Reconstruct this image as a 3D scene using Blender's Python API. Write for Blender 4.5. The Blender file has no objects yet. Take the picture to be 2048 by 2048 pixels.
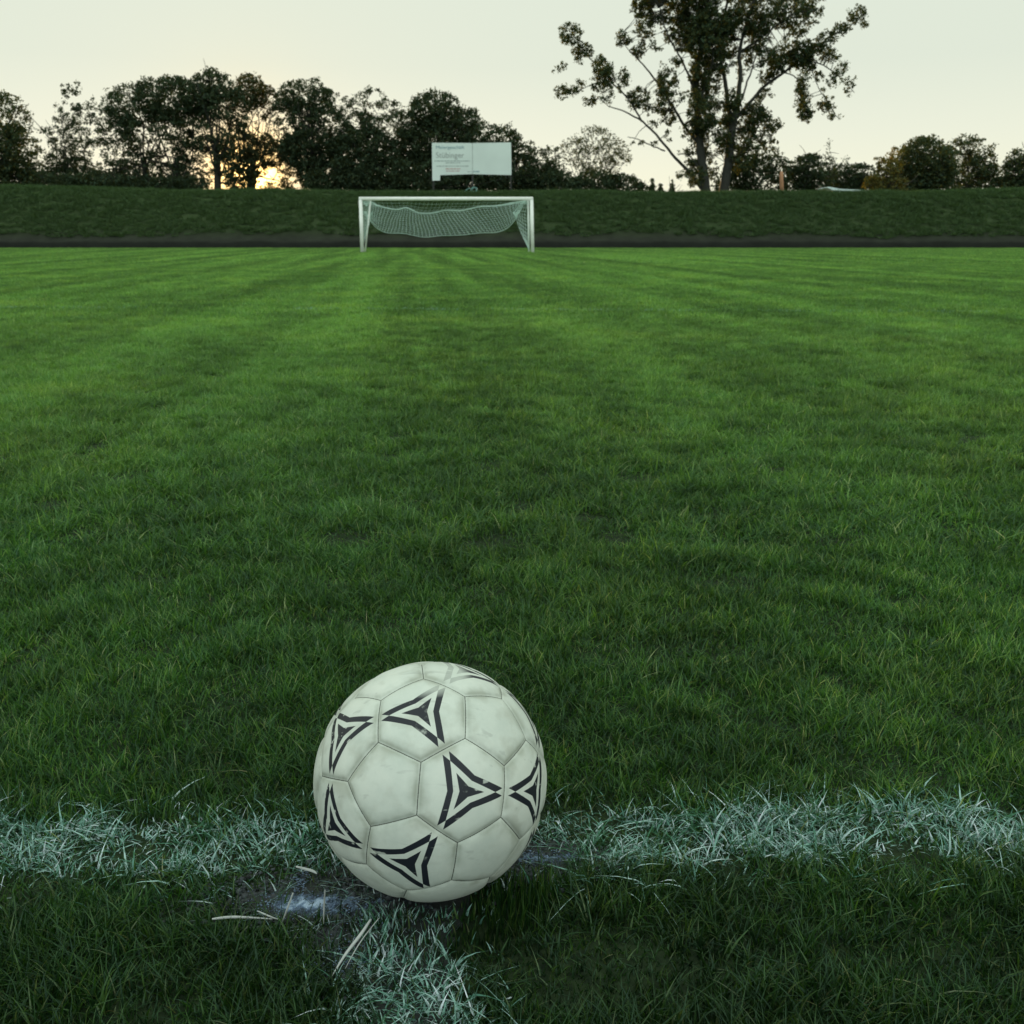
import bpy, bmesh, math, random, itertools
import numpy as np
from mathutils import Vector, Matrix, noise

random.seed(7); RNG = np.random.default_rng(11)
rad = math.radians
scene = bpy.context.scene
COL = scene.collection

# ------------------------------------------------------------------ camera
PITCH = rad(15.35); CAMH = 0.602; FPX = 2000.0
cam = bpy.data.cameras.new('camera'); camo = bpy.data.objects.new('camera', cam); COL.objects.link(camo)
camo.location = (0, 0, CAMH); camo.rotation_euler = (math.pi/2 - PITCH, 0, 0)
cam.sensor_width = 36; cam.lens = 36*FPX/2048; cam.clip_start = 0.05; cam.clip_end = 3000
cam.dof.use_dof = True; cam.dof.focus_distance = 0.93; cam.dof.aperture_fstop = 22
scene.camera = camo

# ------------------------------------------------------------------ sun direction
SUN_AZ = rad(-14.0)      # left of +Y
SUN_EL = rad(3.35)
SUND = Vector((math.sin(SUN_AZ)*math.cos(SUN_EL), math.cos(SUN_AZ)*math.cos(SUN_EL), math.sin(SUN_EL)))

# ------------------------------------------------------------------ world
w = bpy.data.worlds.new('World'); scene.world = w; w.use_nodes = True
nt = w.node_tree; nt.nodes.clear()
def N(t, ty, **kw):
    n = t.nodes.new(ty)
    for k, v in kw.items():
        if k.startswith('i_'): n.inputs[k[2:].replace('_', ' ')].default_value = v
        else: setattr(n, k, v)
    return n
def L(t, a, b): t.links.new(a, b)
def ramp(t, fac, stops, interp='EASE'):
    r = t.nodes.new('ShaderNodeValToRGB'); r.color_ramp.interpolation = interp
    el = r.color_ramp.elements
    while len(el) < len(stops): el.new(0.5)
    for e, (p, c) in zip(el, stops):
        e.position = p; e.color = (c[0], c[1], c[2], 1) if not isinstance(c, (int, float)) else (c, c, c, 1)
    if fac is not None: t.links.new(fac, r.inputs[0])
    return r
def math_(t, op, a, b=None, c=None, clamp=False):
    n = t.nodes.new('ShaderNodeMath'); n.operation = op; n.use_clamp = clamp
    for i, v in enumerate((a, b, c)):
        if v is None: continue
        if isinstance(v, (int, float)): n.inputs[i].default_value = v
        else: t.links.new(v, n.inputs[i])
    return n.outputs[0]
def mixc(t, fac, a, b, bt='MIX'):
    n = t.nodes.new('ShaderNodeMix'); n.data_type = 'RGBA'; n.blend_type = bt
    for s, v in ((n.inputs[0], fac), (n.inputs[6], a), (n.inputs[7], b)):
        if isinstance(v, (int, float)): s.default_value = v
        elif isinstance(v, tuple): s.default_value = (v[0], v[1], v[2], 1)
        else: t.links.new(v, s)
    return n.outputs[2]

tc = N(nt, 'ShaderNodeTexCoord')
nrm = N(nt, 'ShaderNodeVectorMath', operation='NORMALIZE'); L(nt, tc.outputs['Generated'], nrm.inputs[0])
sep = N(nt, 'ShaderNodeSeparateXYZ'); L(nt, nrm.outputs[0], sep.inputs[0])
elev = ramp(nt, sep.outputs['Z'], [(0.0, (.93, .89, .62)), (.04, (.91, .91, .71)), (.09, (.83, .86, .71)), (.15, (.74, .80, .68)), (.30, (.72, .80, .69)), (1.0, (1.18, 1.34, 1.18))], 'LINEAR')
back = math_(nt, 'MULTIPLY', sep.outputs['Y'], -1.0, clamp=True)
col = mixc(nt, back, elev.outputs[0], (1.18, 1.33, 1.28))
dt = N(nt, 'ShaderNodeVectorMath', operation='DOT_PRODUCT'); L(nt, nrm.outputs[0], dt.inputs[0]); dt.inputs[1].default_value = SUND
ac = math_(nt, 'ARCCOSINE', dt.outputs['Value'])
halo = math_(nt, 'EXPONENT', math_(nt, 'MULTIPLY', ac, -1/0.024))
halo2 = math_(nt, 'EXPONENT', math_(nt, 'MULTIPLY', ac, -1/0.009))
col = mixc(nt, math_(nt, 'MULTIPLY', halo, 1.3, clamp=True), col, (1.7, 1.02, .17))
add1 = mixc(nt, 1.0, col, mixc(nt, halo2, (0, 0, 0), (22, 14, 5.0)), 'ADD')
sky = N(nt, 'ShaderNodeTexSky', sky_type='NISHITA', sun_disc=False)
sky.sun_elevation = SUN_EL; sky.sun_rotation = SUN_AZ
bg1 = N(nt, 'ShaderNodeBackground'); L(nt, add1, bg1.inputs[0]); bg1.inputs[1].default_value = 1.0
bg2 = N(nt, 'ShaderNodeBackground'); L(nt, sky.outputs[0], bg2.inputs[0]); bg2.inputs[1].default_value = 0.004
ash = N(nt, 'ShaderNodeAddShader'); L(nt, bg1.outputs[0], ash.inputs[0]); L(nt, bg2.outputs[0], ash.inputs[1])
wo = N(nt, 'ShaderNodeOutputWorld'); L(nt, ash.outputs[0], wo.inputs[0])
w.cycles.sampling_method = 'MANUAL'; w.cycles.sample_map_resolution = 1024

sl = bpy.data.lights.new('sun', 'SUN'); sl.energy = 5.0; sl.angle = rad(0.5); sl.color = (1.0, .68, .30)
so = bpy.data.objects.new('sun', sl); COL.objects.link(so)
so.rotation_euler = (-SUND).to_track_quat('-Z', 'Y').to_euler(); so.location = (0, 0, 30)

scene.view_settings.view_transform = 'Standard'; scene.view_settings.look = 'None'
scene.view_settings.exposure = 0.0; scene.view_settings.gamma = 1.0
scene.render.engine = 'CYCLES'
scene.cycles.transparent_max_bounces = 8

# ------------------------------------------------------------------ helpers
FWD = Vector((0, math.cos(PITCH), -math.sin(PITCH))); UPV = Vector((0, math.sin(PITCH), math.cos(PITCH)))
def ray(x, y): return FWD + Vector(((x-1024)/FPX, 0, 0)) + UPV*((1024-y)/FPX)
def at(x, y, Y):                      # point of the photo pixel at forward distance Y
    d = ray(x, y); return Vector((0, 0, CAMH)) + d*(Y/d.y)
def ground(x, y):
    d = ray(x, y); return Vector((0, 0, CAMH)) + d*(-CAMH/d.z)
def ppm(Y): return FPX*0.985/Y if Y > 5 else FPX/Y

def tag(o, label=None, cat=None, group=None, kind=None):
    if label: o['label'] = label
    if cat: o['category'] = cat
    if group: o['group'] = group
    if kind: o['kind'] = kind
    return o
def link(name, me, mat, parent=None):
    o = bpy.data.objects.new(name, me); COL.objects.link(o)
    if mat: me.materials.append(mat)
    if parent:
        o.parent = parent; o.matrix_parent_inverse = Matrix.Translation(-parent.location)
    return o
def empty(name, loc, label, cat, group=None):
    o = bpy.data.objects.new(name, None); COL.objects.link(o); o.location = loc
    o.empty_display_size = .2
    return tag(o, label, cat, group)
def np_mesh(name, verts, faces, smooth=False, attrs=None):
    """faces: (n,k) int array, all the same k"""
    me = bpy.data.meshes.new(name)
    verts = np.asarray(verts, np.float32); faces = np.asarray(faces, np.int32)
    n, k = faces.shape
    me.vertices.add(len(verts)); me.vertices.foreach_set('co', verts.ravel())
    me.loops.add(n*k); me.loops.foreach_set('vertex_index', faces.ravel())
    me.polygons.add(n); me.polygons.foreach_set('loop_start', np.arange(0, n*k, k, dtype=np.int32))
    if smooth: me.polygons.foreach_set('use_smooth', np.ones(n, bool))
    me.update(calc_edges=True)
    for nm, (dom, typ, data) in (attrs or {}).items():
        a = me.attributes.new(nm, typ, dom)
        a.data.foreach_set('value' if typ == 'FLOAT' else 'vector', np.asarray(data, np.float32).ravel())
    return me
class MB:
    def __init__(s): s.v = []; s.f = []
    def tube(s, pts, rs, n=6, cap=True):
        pts = [Vector(p) for p in pts]
        if isinstance(rs, (int, float)): rs = [rs]*len(pts)
        base = len(s.v); up = None
        for i, p in enumerate(pts):
            d = (pts[min(i+1, len(pts)-1)] - pts[max(i-1, 0)]).normalized()
            a = d.cross(Vector((0, 0, 1)) if abs(d.z) < .9 else Vector((1, 0, 0))) if up is None else up - d*up.dot(d)
            a.normalize(); up = a; b = d.cross(a)
            for k in range(n):
                t = 2*math.pi*(k+.5)/n
                s.v.append(p + (a*math.cos(t) + b*math.sin(t))*rs[i])
        for i in range(len(pts)-1):
            for k in range(n):
                q = base+i*n
                s.f.append((q+k, q+(k+1) % n, q+n+(k+1) % n, q+n+k))
        if cap:
            s.f.append(tuple(base+k for k in range(n))[::-1]); s.f.append(tuple(base+(len(pts)-1)*n+k for k in range(n)))
        return s
    def box(s, lo, hi):
        b = len(s.v); x0, y0, z0 = lo; x1, y1, z1 = hi
        s.v += [Vector(c) for c in ((x0,y0,z0),(x1,y0,z0),(x1,y1,z0),(x0,y1,z0),(x0,y0,z1),(x1,y0,z1),(x1,y1,z1),(x0,y1,z1))]
        s.f += [tuple(b+i for i in q) for q in ((0,3,2,1),(4,5,6,7),(0,1,5,4),(1,2,6,5),(2,3,7,6),(3,0,4,7))]
        return s
    def prism(s, poly, d):            # poly: list of Vectors (planar), extruded by Vector d
        b = len(s.v); n = len(poly)
        s.v += [Vector(p) for p in poly] + [Vector(p)+d for p in poly]
        s.f += [tuple(range(b, b+n)), tuple(range(b+2*n-1, b+n-1, -1))]
        for i in range(n):
            j = (i+1) % n; s.f.append((b+j, b+i, b+n+i, b+n+j))
        return s
    def build(s, name, mat, parent=None, smooth=False, bevel=0):
        me = bpy.data.meshes.new(name); me.from_pydata([tuple(v) for v in s.v], [], s.f); me.update()
        bm = bmesh.new(); bm.from_mesh(me); bmesh.ops.recalc_face_normals(bm, faces=bm.faces)
        if bevel: bmesh.ops.bevel(bm, geom=bm.edges[:], offset=bevel, segments=2, affect='EDGES')
        bm.to_mesh(me); bm.free()
        if smooth:
            for p in me.polygons: p.use_smooth = True
        return link(name, me, mat, parent)

def mat_new(name):
    m = bpy.data.materials.new(name); m.use_nodes = True; t = m.node_tree
    return m, t, t.nodes['Principled BSDF'], t.nodes['Material Output']
def simple(name, colr, rough=.6, metal=0, nscale=8, namt=.25, bump=0):
    m, t, b, o = mat_new(name)
    g = N(t, 'ShaderNodeTexCoord'); n = N(t, 'ShaderNodeTexNoise', i_Scale=nscale, i_Detail=5.0); L(t, g.outputs['Object'], n.inputs['Vector'])
    r = ramp(t, n.outputs[0], [(.3, tuple(c*(1-namt) for c in colr)), (.7, tuple(min(1, c*(1+namt*.6)) for c in colr))], 'LINEAR')
    L(t, r.outputs[0], b.inputs['Base Color']); b.inputs['Roughness'].default_value = rough; b.inputs['Metallic'].default_value = metal
    if bump:
        bp = N(t, 'ShaderNodeBump', i_Strength=bump, i_Distance=.01); L(t, n.outputs[0], bp.inputs['Height']); L(t, bp.outputs[0], b.inputs['Normal'])
    return m

def leafy(name, cols, trans=.45, rough=.5, world_fn=None, tcol=(1.0, 1.25, .35)):
    """thin leaf / blade: diffuse + translucent + weak gloss; colour per leaf from attribute 'rnd'"""
    m, t, b, o = mat_new(name); t.nodes.remove(b)
    a = N(t, 'ShaderNodeAttribute', attribute_name='rnd')
    r = ramp(t, a.outputs['Fac'], cols, 'LINEAR')
    c = r.outputs[0]
    if world_fn: c = world_fn(t, c, a.outputs['Fac'])
    d = N(t, 'ShaderNodeBsdfDiffuse'); L(t, c, d.inputs[0])
    tr = N(t, 'ShaderNodeBsdfTranslucent'); L(t, mixc(t, 1.0, c, tcol, 'MULTIPLY'), tr.inputs[0])
    mx = N(t, 'ShaderNodeMixShader', i_Fac=trans); L(t, d.outputs[0], mx.inputs[1]); L(t, tr.outputs[0], mx.inputs[2])
    gl = N(t, 'ShaderNodeBsdfGlossy'); gl.inputs['Roughness'].default_value = rough; gl.inputs[0].default_value = (.55, .9, .65, 1)
    mx2 = N(t, 'ShaderNodeMixShader', i_Fac=.04); L(t, mx.outputs[0], mx2.inputs[1]); L(t, gl.outputs[0], mx2.inputs[2])
    L(t, mx2.outputs[0], o.inputs[0])
    return m

# ------------------------------------------------------------------ world-position fields (turf colour patches)
GOAL_Y = 44.0; FAR_EDGE = 60.5
def turf_fields(t, c, rnd):
    g = N(t, 'ShaderNodeNewGeometry'); p = g.outputs['Position']
    # mowing streaks running toward the goal, slightly askew
    mp = N(t, 'ShaderNodeMapping'); mp.inputs['Rotation'].default_value = (0, 0, rad(-5.5)); L(t, p, mp.inputs[0])
    mp2 = N(t, 'ShaderNodeVectorMath', operation='MULTIPLY'); mp2.inputs[1].default_value = (1.5, .05, 0); L(t, mp.outputs[0], mp2.inputs[0])
    n1 = N(t, 'ShaderNodeTexNoise', i_Scale=1.0, i_Detail=2.0); L(t, mp2.outputs[0], n1.inputs['Vector'])
    n2 = N(t, 'ShaderNodeTexNoise', i_Scale=.9, i_Detail=4.0, i_Roughness=.6); L(t, p, n2.inputs['Vector'])
    n3 = N(t, 'ShaderNodeTexNoise', i_Scale=4.5, i_Detail=5.0, i_Roughness=.7); L(t, p, n3.inputs['Vector'])
    n4 = N(t, 'ShaderNodeTexNoise', i_Scale=26.0, i_Detail=3.0, i_Roughness=.6); L(t, p, n4.inputs['Vector'])
    s = math_(t, 'ADD', math_(t, 'MULTIPLY', n1.outputs[0], .85), math_(t, 'ADD', math_(t, 'MULTIPLY', n2.outputs[0], .55), math_(t, 'MULTIPLY', n3.outputs[0], .9)))
    s = math_(t, 'ADD', s, math_(t, 'MULTIPLY', math_(t, 'SUBTRACT', n4.outputs[0], .5), .7))
    f = ramp(t, math_(t, 'SUBTRACT', s, .65), [(.32, .55), (.5, 1.0), (.68, 1.5)], 'LINEAR')
    c = mixc(t, 1.0, c, f.outputs[0], 'MULTIPLY')
    yl = ramp(t, n2.outputs[0], [(.50, 0.0), (.72, .5)], 'LINEAR')
    c = mixc(t, yl.outputs[0], c, mixc(t, 1.0, c, (1.6, 1.18, .9), 'MULTIPLY'))
    bl = ramp(t, n3.outputs[0], [(.56, 0.0), (.72, .45)], 'LINEAR')
    c = mixc(t, bl.outputs[0], c, mixc(t, 1.0, c, (.85, 1.0, 1.9), 'MULTIPLY'))
    return c
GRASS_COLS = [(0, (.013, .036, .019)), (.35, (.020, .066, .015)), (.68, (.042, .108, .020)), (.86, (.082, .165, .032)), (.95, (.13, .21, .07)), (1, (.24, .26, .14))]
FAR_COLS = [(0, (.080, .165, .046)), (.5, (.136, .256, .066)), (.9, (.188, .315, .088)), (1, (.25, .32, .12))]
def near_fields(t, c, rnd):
    # distance shading put into the blade colour: dark near, paler towards the goal
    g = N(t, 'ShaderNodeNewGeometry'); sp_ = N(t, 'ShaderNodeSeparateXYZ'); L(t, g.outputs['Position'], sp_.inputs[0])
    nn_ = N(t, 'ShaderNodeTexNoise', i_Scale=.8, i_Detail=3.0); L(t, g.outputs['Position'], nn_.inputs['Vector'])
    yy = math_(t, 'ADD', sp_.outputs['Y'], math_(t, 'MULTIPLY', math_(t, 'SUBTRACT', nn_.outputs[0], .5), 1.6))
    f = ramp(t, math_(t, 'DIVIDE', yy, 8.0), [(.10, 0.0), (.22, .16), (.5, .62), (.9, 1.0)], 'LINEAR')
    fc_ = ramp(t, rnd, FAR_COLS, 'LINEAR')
    # blade colour darkens across the line towards the camera
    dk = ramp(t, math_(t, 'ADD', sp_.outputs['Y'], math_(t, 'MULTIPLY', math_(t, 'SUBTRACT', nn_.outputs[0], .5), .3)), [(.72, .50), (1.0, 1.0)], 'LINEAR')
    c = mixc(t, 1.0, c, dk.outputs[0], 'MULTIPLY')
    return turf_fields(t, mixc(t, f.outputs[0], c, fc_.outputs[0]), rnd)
def far_fields(t, c, rnd):
    g = N(t, 'ShaderNodeNewGeometry'); sp_ = N(t, 'ShaderNodeSeparateXYZ'); L(t, g.outputs['Position'], sp_.inputs[0])
    f = ramp(t, math_(t, 'DIVIDE', sp_.outputs['Y'], 30.0), [(.25, .12), (.7, 0.0)], 'LINEAR')  # distance shading carried on in the colour, gone well before the goal
    return turf_fields(t, mixc(t, f.outputs[0], c, (.045, .105, .024)), rnd)
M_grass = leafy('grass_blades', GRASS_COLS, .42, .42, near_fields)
M_far = leafy('grass_far', FAR_COLS, .45, .6, far_fields)
def paint_fn(t, c, rnd):
    g = N(t, 'ShaderNodeNewGeometry')
    n = N(t, 'ShaderNodeTexNoise', i_Scale=140.0, i_Detail=3.0); L(t, g.outputs['Position'], n.inputs['Vector'])
    n2 = N(t, 'ShaderNodeTexNoise', i_Scale=14.0, i_Detail=3.0); L(t, g.outputs['Position'], n2.inputs['Vector'])
    k = math_(t, 'ADD', n.outputs[0], math_(t, 'MULTIPLY', math_(t, 'SUBTRACT', n2.outputs[0], .5), .8))
    f = ramp(t, k, [(.38, .05), (.50, 1.0)], 'LINEAR')
    return mixc(t, f.outputs[0], (.03, .11, .05), c)
M_paint = leafy('painted_blades', [(0, (.05, .15, .11)), (.4, (.20, .38, .33)), (.8, (.42, .58, .58)), (1, (.66, .72, .80))], .15, .6, paint_fn, (1, 1, 1))
M_bank = leafy('bank_grass', [(0, (.034, .054, .022)), (.6, (.048, .080, .028)), (1, (.072, .104, .036))], .35, .6)
M_straw = simple('dry_straw', (.40, .43, .42), .6, nscale=60)

# ------------------------------------------------------------------ grass blades
def blades(n, px, py, h, wd, lean, segs, rng, z0=-.004):
    """n blades at px,py; returns verts, tri faces, per-vertex rnd"""
    yaw = rng.uniform(0, 2*np.pi, n); ldir = rng.uniform(0, 2*np.pi, n)
    wx, wy = np.cos(yaw), np.sin(yaw); lx, ly = np.cos(ldir), np.sin(ldir)
    k = segs*2+1
    V = np.zeros((n, k, 3))
    for i in range(segs+1):
        s = i/segs
        hor = lean*h*s**1.8; zz = h*(s - .35*np.minimum(lean, 1.6)*s**2.2)
        hw = wd*.5*(1 - s**1.6)*(0.75+.5*min(s*3, 1)*(1-s)+.1)
        cx = px + lx*hor; cy = py + ly*hor
        if i < segs:
            V[:, 2*i, 0] = cx-wx*hw; V[:, 2*i, 1] = cy-wy*hw; V[:, 2*i, 2] = z0+zz
            V[:, 2*i+1, 0] = cx+wx*hw; V[:, 2*i+1, 1] = cy+wy*hw; V[:, 2*i+1, 2] = z0+zz
        else:
            V[:, 2*i, 0] = cx; V[:, 2*i, 1] = cy; V[:, 2*i, 2] = z0+zz
    tri = []
    for i in range(segs-1):
        a = 2*i; tri += [(a, a+1, a+3), (a, a+3, a+2)]
    a = 2*(segs-1); tri.append((a, a+1, a+2))
    T = (np.arange(n)[:, None, None]*k + np.array(tri)[None]).reshape(-1, 3)
    r = np.repeat(rng.uniform(0, 1, n), k)
    return V.reshape(-1, 3), T, r
def blade_mesh(name, *a, **kw):
    V, T, r = blades(*a, **kw)
    return np_mesh(name, V, T, False, {'rnd': ('POINT', 'FLOAT', r)})

def sources(prefix, cnt, n, size, h, wd, segs, mat, lean=(0.1, 1.3)):
    out = []
    for i in range(cnt):
        rng = np.random.default_rng(100+i+len(prefix))
        hh = rng.gamma(9, h/9, n).clip(h*.35, h*1.9)
        tx, ty_ = rng.uniform(-size*.58, size*.58, n), rng.uniform(-size*.58, size*.58, n)
        hh *= np.array([1 + .9*noise.noise((a_*9/size**.5*.6, b__*9/size**.5*.6, i*7.3)) for a_, b__ in zip(tx, ty_)])
        me = blade_mesh(prefix, n, tx, ty_, hh, rng.uniform(.6, 1.4, n)*wd, rng.uniform(lean[0], lean[1], n), segs, rng)
        me.materials.append(mat)
        out.append(bpy.data.objects.new(prefix, me))
    return out

def scatter(name, pts, srcs, mat, label, cat, rot=True, smin=.9, smax=1.1, zsc=None):
    me = bpy.data.meshes.new(name); me.from_pydata([tuple(p) for p in pts], [], [])
    o = link(name, me, mat); tag(o, label, cat, kind='stuff')
    g = bpy.data.node_groups.new(name+'_scatter', 'GeometryNodeTree')
    g.interface.new_socket('Geometry', in_out='INPUT', socket_type='NodeSocketGeometry')
    g.interface.new_socket('Geometry', in_out='OUTPUT', socket_type='NodeSocketGeometry')
    gi = g.nodes.new('NodeGroupInput'); go = g.nodes.new('NodeGroupOutput')
    jn = g.nodes.new('GeometryNodeJoinGeometry')
    for s in srcs:
        oi = g.nodes.new('GeometryNodeObjectInfo'); oi.inputs['Object'].default_value = s; oi.inputs['As Instance'].default_value = True
        g.links.new(oi.outputs['Geometry'], jn.inputs[0])
    ip = g.nodes.new('GeometryNodeInstanceOnPoints'); ip.inputs['Pick Instance'].default_value = True
    ri = g.nodes.new('FunctionNodeRandomValue'); ri.data_type = 'INT'; ri.inputs['Min'].default_value = 0; ri.inputs['Max'].default_value = len(srcs)-1
    rr = g.nodes.new('FunctionNodeRandomValue'); rr.data_type = 'FLOAT_VECTOR'; rr.inputs['Min'].default_value = (0, 0, 0); rr.inputs['Max'].default_value = (0, 0, 6.283)
    rs = g.nodes.new('FunctionNodeRandomValue'); rs.data_type = 'FLOAT'; rs.inputs[2].default_value = smin; rs.inputs[3].default_value = smax
    rs.inputs['Seed'].default_value = 5
    g.links.new(gi.outputs[0], ip.inputs['Points']); g.links.new(jn.outputs[0], ip.inputs['Instance'])
    g.links.new(ri.outputs[2], ip.inputs['Instance Index']); g.links.new(rr.outputs[0], ip.inputs['Rotation']); g.links.new(rs.outputs[1], ip.inputs['Scale'])
    g.links.new(ip.outputs[0], go.inputs[0])
    md = o.modifiers.new('scatter', 'NODES'); md.node_group = g
    return o

# ================================================================== GROUND
def bank_profile(x, s):
    """s = 0 at foot .. 1 crest; returns (y, z)"""
    return
def crest_h(x):
    return 3.35 + .33*math.exp(-((x+34)/14)**2) + .16*math.exp(-((x-36)/8)**2) + .10*noise.noise((x*.11, 3, 0)) + .06*noise.noise((x*.45, 9, 0))

soil, t, b, o = mat_new('turf_soil')
g = N(t, 'ShaderNodeNewGeometry'); P = g.outputs['Position']
sp = N(t, 'ShaderNodeSeparateXYZ'); L(t, P, sp.inputs[0])
n1 = N(t, 'ShaderNodeTexNoise', i_Scale=60.0, i_Detail=6.0); L(t, P, n1.inputs['Vector'])
n2 = N(t, 'ShaderNodeTexNoise', i_Scale=2.0, i_Detail=5.0); L(t, P, n2.inputs['Vector'])
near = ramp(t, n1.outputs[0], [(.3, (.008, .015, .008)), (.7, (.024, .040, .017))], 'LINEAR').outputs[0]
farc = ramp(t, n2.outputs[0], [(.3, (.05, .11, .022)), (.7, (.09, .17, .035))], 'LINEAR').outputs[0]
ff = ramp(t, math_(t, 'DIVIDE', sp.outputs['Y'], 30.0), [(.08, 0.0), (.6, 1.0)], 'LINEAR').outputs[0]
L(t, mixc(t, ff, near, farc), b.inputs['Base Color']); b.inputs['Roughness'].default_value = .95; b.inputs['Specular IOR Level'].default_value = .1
bp = N(t, 'ShaderNodeBump', i_Strength=.6, i_Distance=.006); L(t, n1.outputs[0], bp.inputs['Height']); L(t, bp.outputs[0], b.inputs['Normal'])
xs = [-900, -300, -100, -60, -30, -10, -3, 0, 3, 10, 30, 60, 100, 300, 900]; ys = [-300, -60, -10, -2, 0, 2, 5, 10, 20, 40, 59, 61, 80, 200, 1200]
V = [(x, y, 0) for y in ys for x in xs]; nx = len(xs)
F_ = [(j*nx+i, j*nx+i+1, (j+1)*nx+i+1, (j+1)*nx+i) for j in range(len(ys)-1) for i in range(nx-1)]
gr = link('ground', np_mesh('ground', V, F_), soil); tag(gr, kind='structure')

# chalk on the bare soil beside the ball: thin irregular crusts
def pt_ground(x, y, z=0): p = ground(x, y); return Vector((p.x, p.y, z))
M_chalk, t, b, o = mat_new('chalk_soil')
g = N(t, 'ShaderNodeNewGeometry')
n1 = N(t, 'ShaderNodeTexNoise', i_Scale=60.0, i_Detail=8.0, i_Roughness=.72); L(t, g.outputs['Position'], n1.inputs['Vector'])
at_ = N(t, 'ShaderNodeAttribute', attribute_name='amt')
k = math_(t, 'ADD', n1.outputs[0], math_(t, 'SUBTRACT', at_.outputs['Fac'], .62))
nf = N(t, 'ShaderNodeTexNoise', i_Scale=170.0, i_Detail=5.0, i_Roughness=.7); L(t, g.outputs['Position'], nf.inputs['Vector'])
k = math_(t, 'ADD', k, math_(t, 'MULTIPLY', math_(t, 'SUBTRACT', nf.outputs[0], .5), .7))
L(t, ramp(t, k, [(.46, (.012, .017, .016)), (.60, (.035, .055, .085)), (.72, (.12, .19, .30)), (.86, (.34, .45, .60))], 'LINEAR').outputs[0], b.inputs['Base Color'])
b.inputs['Roughness'].default_value = .9
bp = N(t, 'ShaderNodeBump', i_Strength=1.0, i_Distance=.004); L(t, n1.outputs[0], bp.inputs['Height']); L(t, bp.outputs[0], b.inputs['Normal'])

# ---- line geometry (world)
LA = ground(0, 1706); LB = ground(2048, 1668)             # centre of the cross line
BA = ground(806, 1800); BB = ground(834, 2048); BC = BB + (BB-BA)*1.2
def seg_d(px, py, a, b, clampends=True):
    ax, ay = a.x, a.y; dx, dy = b.x-a.x, b.y-a.y; l2 = dx*dx+dy*dy
    tt = ((px-ax)*dx + (py-ay)*dy)/l2
    if clampends: tt = np.clip(tt, 0, 1)
    return np.hypot(px-ax-tt*dx, py-ay-tt*dy)
def line_d(px, py):
    d1 = seg_d(px, py, LA, LB, False)*1.0
    d2 = seg_d(px, py, BA, BC)
    return d1, d2
BALL = Vector((-.0760, .8405, .1118)); BR = .1088
bares = [(600, 1828, .062, .020), (530, 1800, .04, .014), (700, 1775, .05, .022), (740, 1810, .04, .02), (1085, 1722, .042, .014), (1030, 1745, .035, .016), (650, 1880, .02, .012), (690, 1930, .018, .02)]
def bareness(px, py):
    m = np.zeros_like(px)
    for (x, y, rx, ry) in bares:
        c = ground(x, y); m = np.maximum(m, np.exp(-(((px-c.x)/rx)**2 + ((py-c.y)/ry)**2)*1.1))
    m = np.maximum(m, np.exp(-(((px-BALL.x)**2+(py-BALL.y)**2)/.055**2)))
    return m
# chalk sheet
X = np.linspace(-.46, .34, 161); Y = np.linspace(.60, 1.02, 85); XX, YY = np.meshgrid(X, Y)
d1, d2 = line_d(XX.ravel(), YY.ravel())
bm_ = bareness(XX.ravel(), YY.ravel())
cm = np.maximum(np.exp(-(d1/.075)**4)*.7, np.exp(-(d2/.07)**4)*.8)
c0 = ground(610, 1818); spot = np.exp(-(((XX.ravel()-c0.x)/.045)**2+((YY.ravel()-c0.y)/.022)**2))
c1 = ground(1090, 1722); spot = np.maximum(spot, .42*np.exp(-(((XX.ravel()-c1.x)/.06)**2+((YY.ravel()-c1.y)/.02)**2)))
amt = np.clip(.34*bm_ + cm*.42 + spot*.66, 0, 1)
zz = np.array([-.0015+.0016*noise.fractal((x*45, y*45, 1), 1, 2, 5) for x, y in zip(XX.ravel(), YY.ravel())])
edge = np.minimum.reduce([XX.ravel()+.46, .34-XX.ravel(), YY.ravel()-.60, 1.02-YY.ravel()])
keep = (amt.reshape(XX.shape) > .315)
idx = np.arange(XX.size).reshape(XX.shape)
fc = [(idx[j, i], idx[j, i+1], idx[j+1, i+1], idx[j+1, i]) for j in range(84) for i in range(160) if keep[j, i] and keep[j+1, i+1]]
me = np_mesh('chalk', np.stack([XX.ravel(), YY.ravel(), zz+.004+.006*np.clip(spot, 0, 1)*(.6+.8*np.abs(np.array([noise.noise((x*70, y*70, 3)) for x, y in zip(XX.ravel(), YY.ravel())])))], 1), fc, True, {'amt': ('POINT', 'FLOAT', amt)})
tag(link('chalk_patch', me, M_chalk), 'bluish white chalk crust on bare trodden soil around the ball', 'chalk', kind='stuff')

# ================================================================== NEAR GRASS (real blades)
YN0, YN1 = .38, 1.9
rng = np.random.default_rng(5)
NB = 400000
py = YN0 + (YN1-YN0)*rng.uniform(0, 1, NB)**.95
px = rng.uniform(-1, 1, NB)*(.35 + .62*py)
# clumping
cl = np.array([noise.noise((x*9, y*9, 0))*.6+noise.noise((x*30, y*30, 4))*.4 for x, y in zip(px, py)])
keepm = rng.uniform(0, 1, NB) < np.maximum(.90 + cl*.55 - .08*(line_d(px, py)[0] < .055), .60)
bn = bareness(px, py); keepm &= rng.uniform(0, 1, NB) > bn*1.05
keepm &= ~(np.hypot(px-BALL.x, py-BALL.y) < .045)
px, py, cl = px[keepm], py[keepm], cl[keepm]; n = len(px)
h = (rng.gamma(8, .0215/8, n)*np.maximum(1+cl*1.15, .55)).clip(.008, .042)
d1, d2 = line_d(px, py)
h *= 1 - .25*np.exp(-(np.minimum(d1, d2)/.06)**2)
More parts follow.
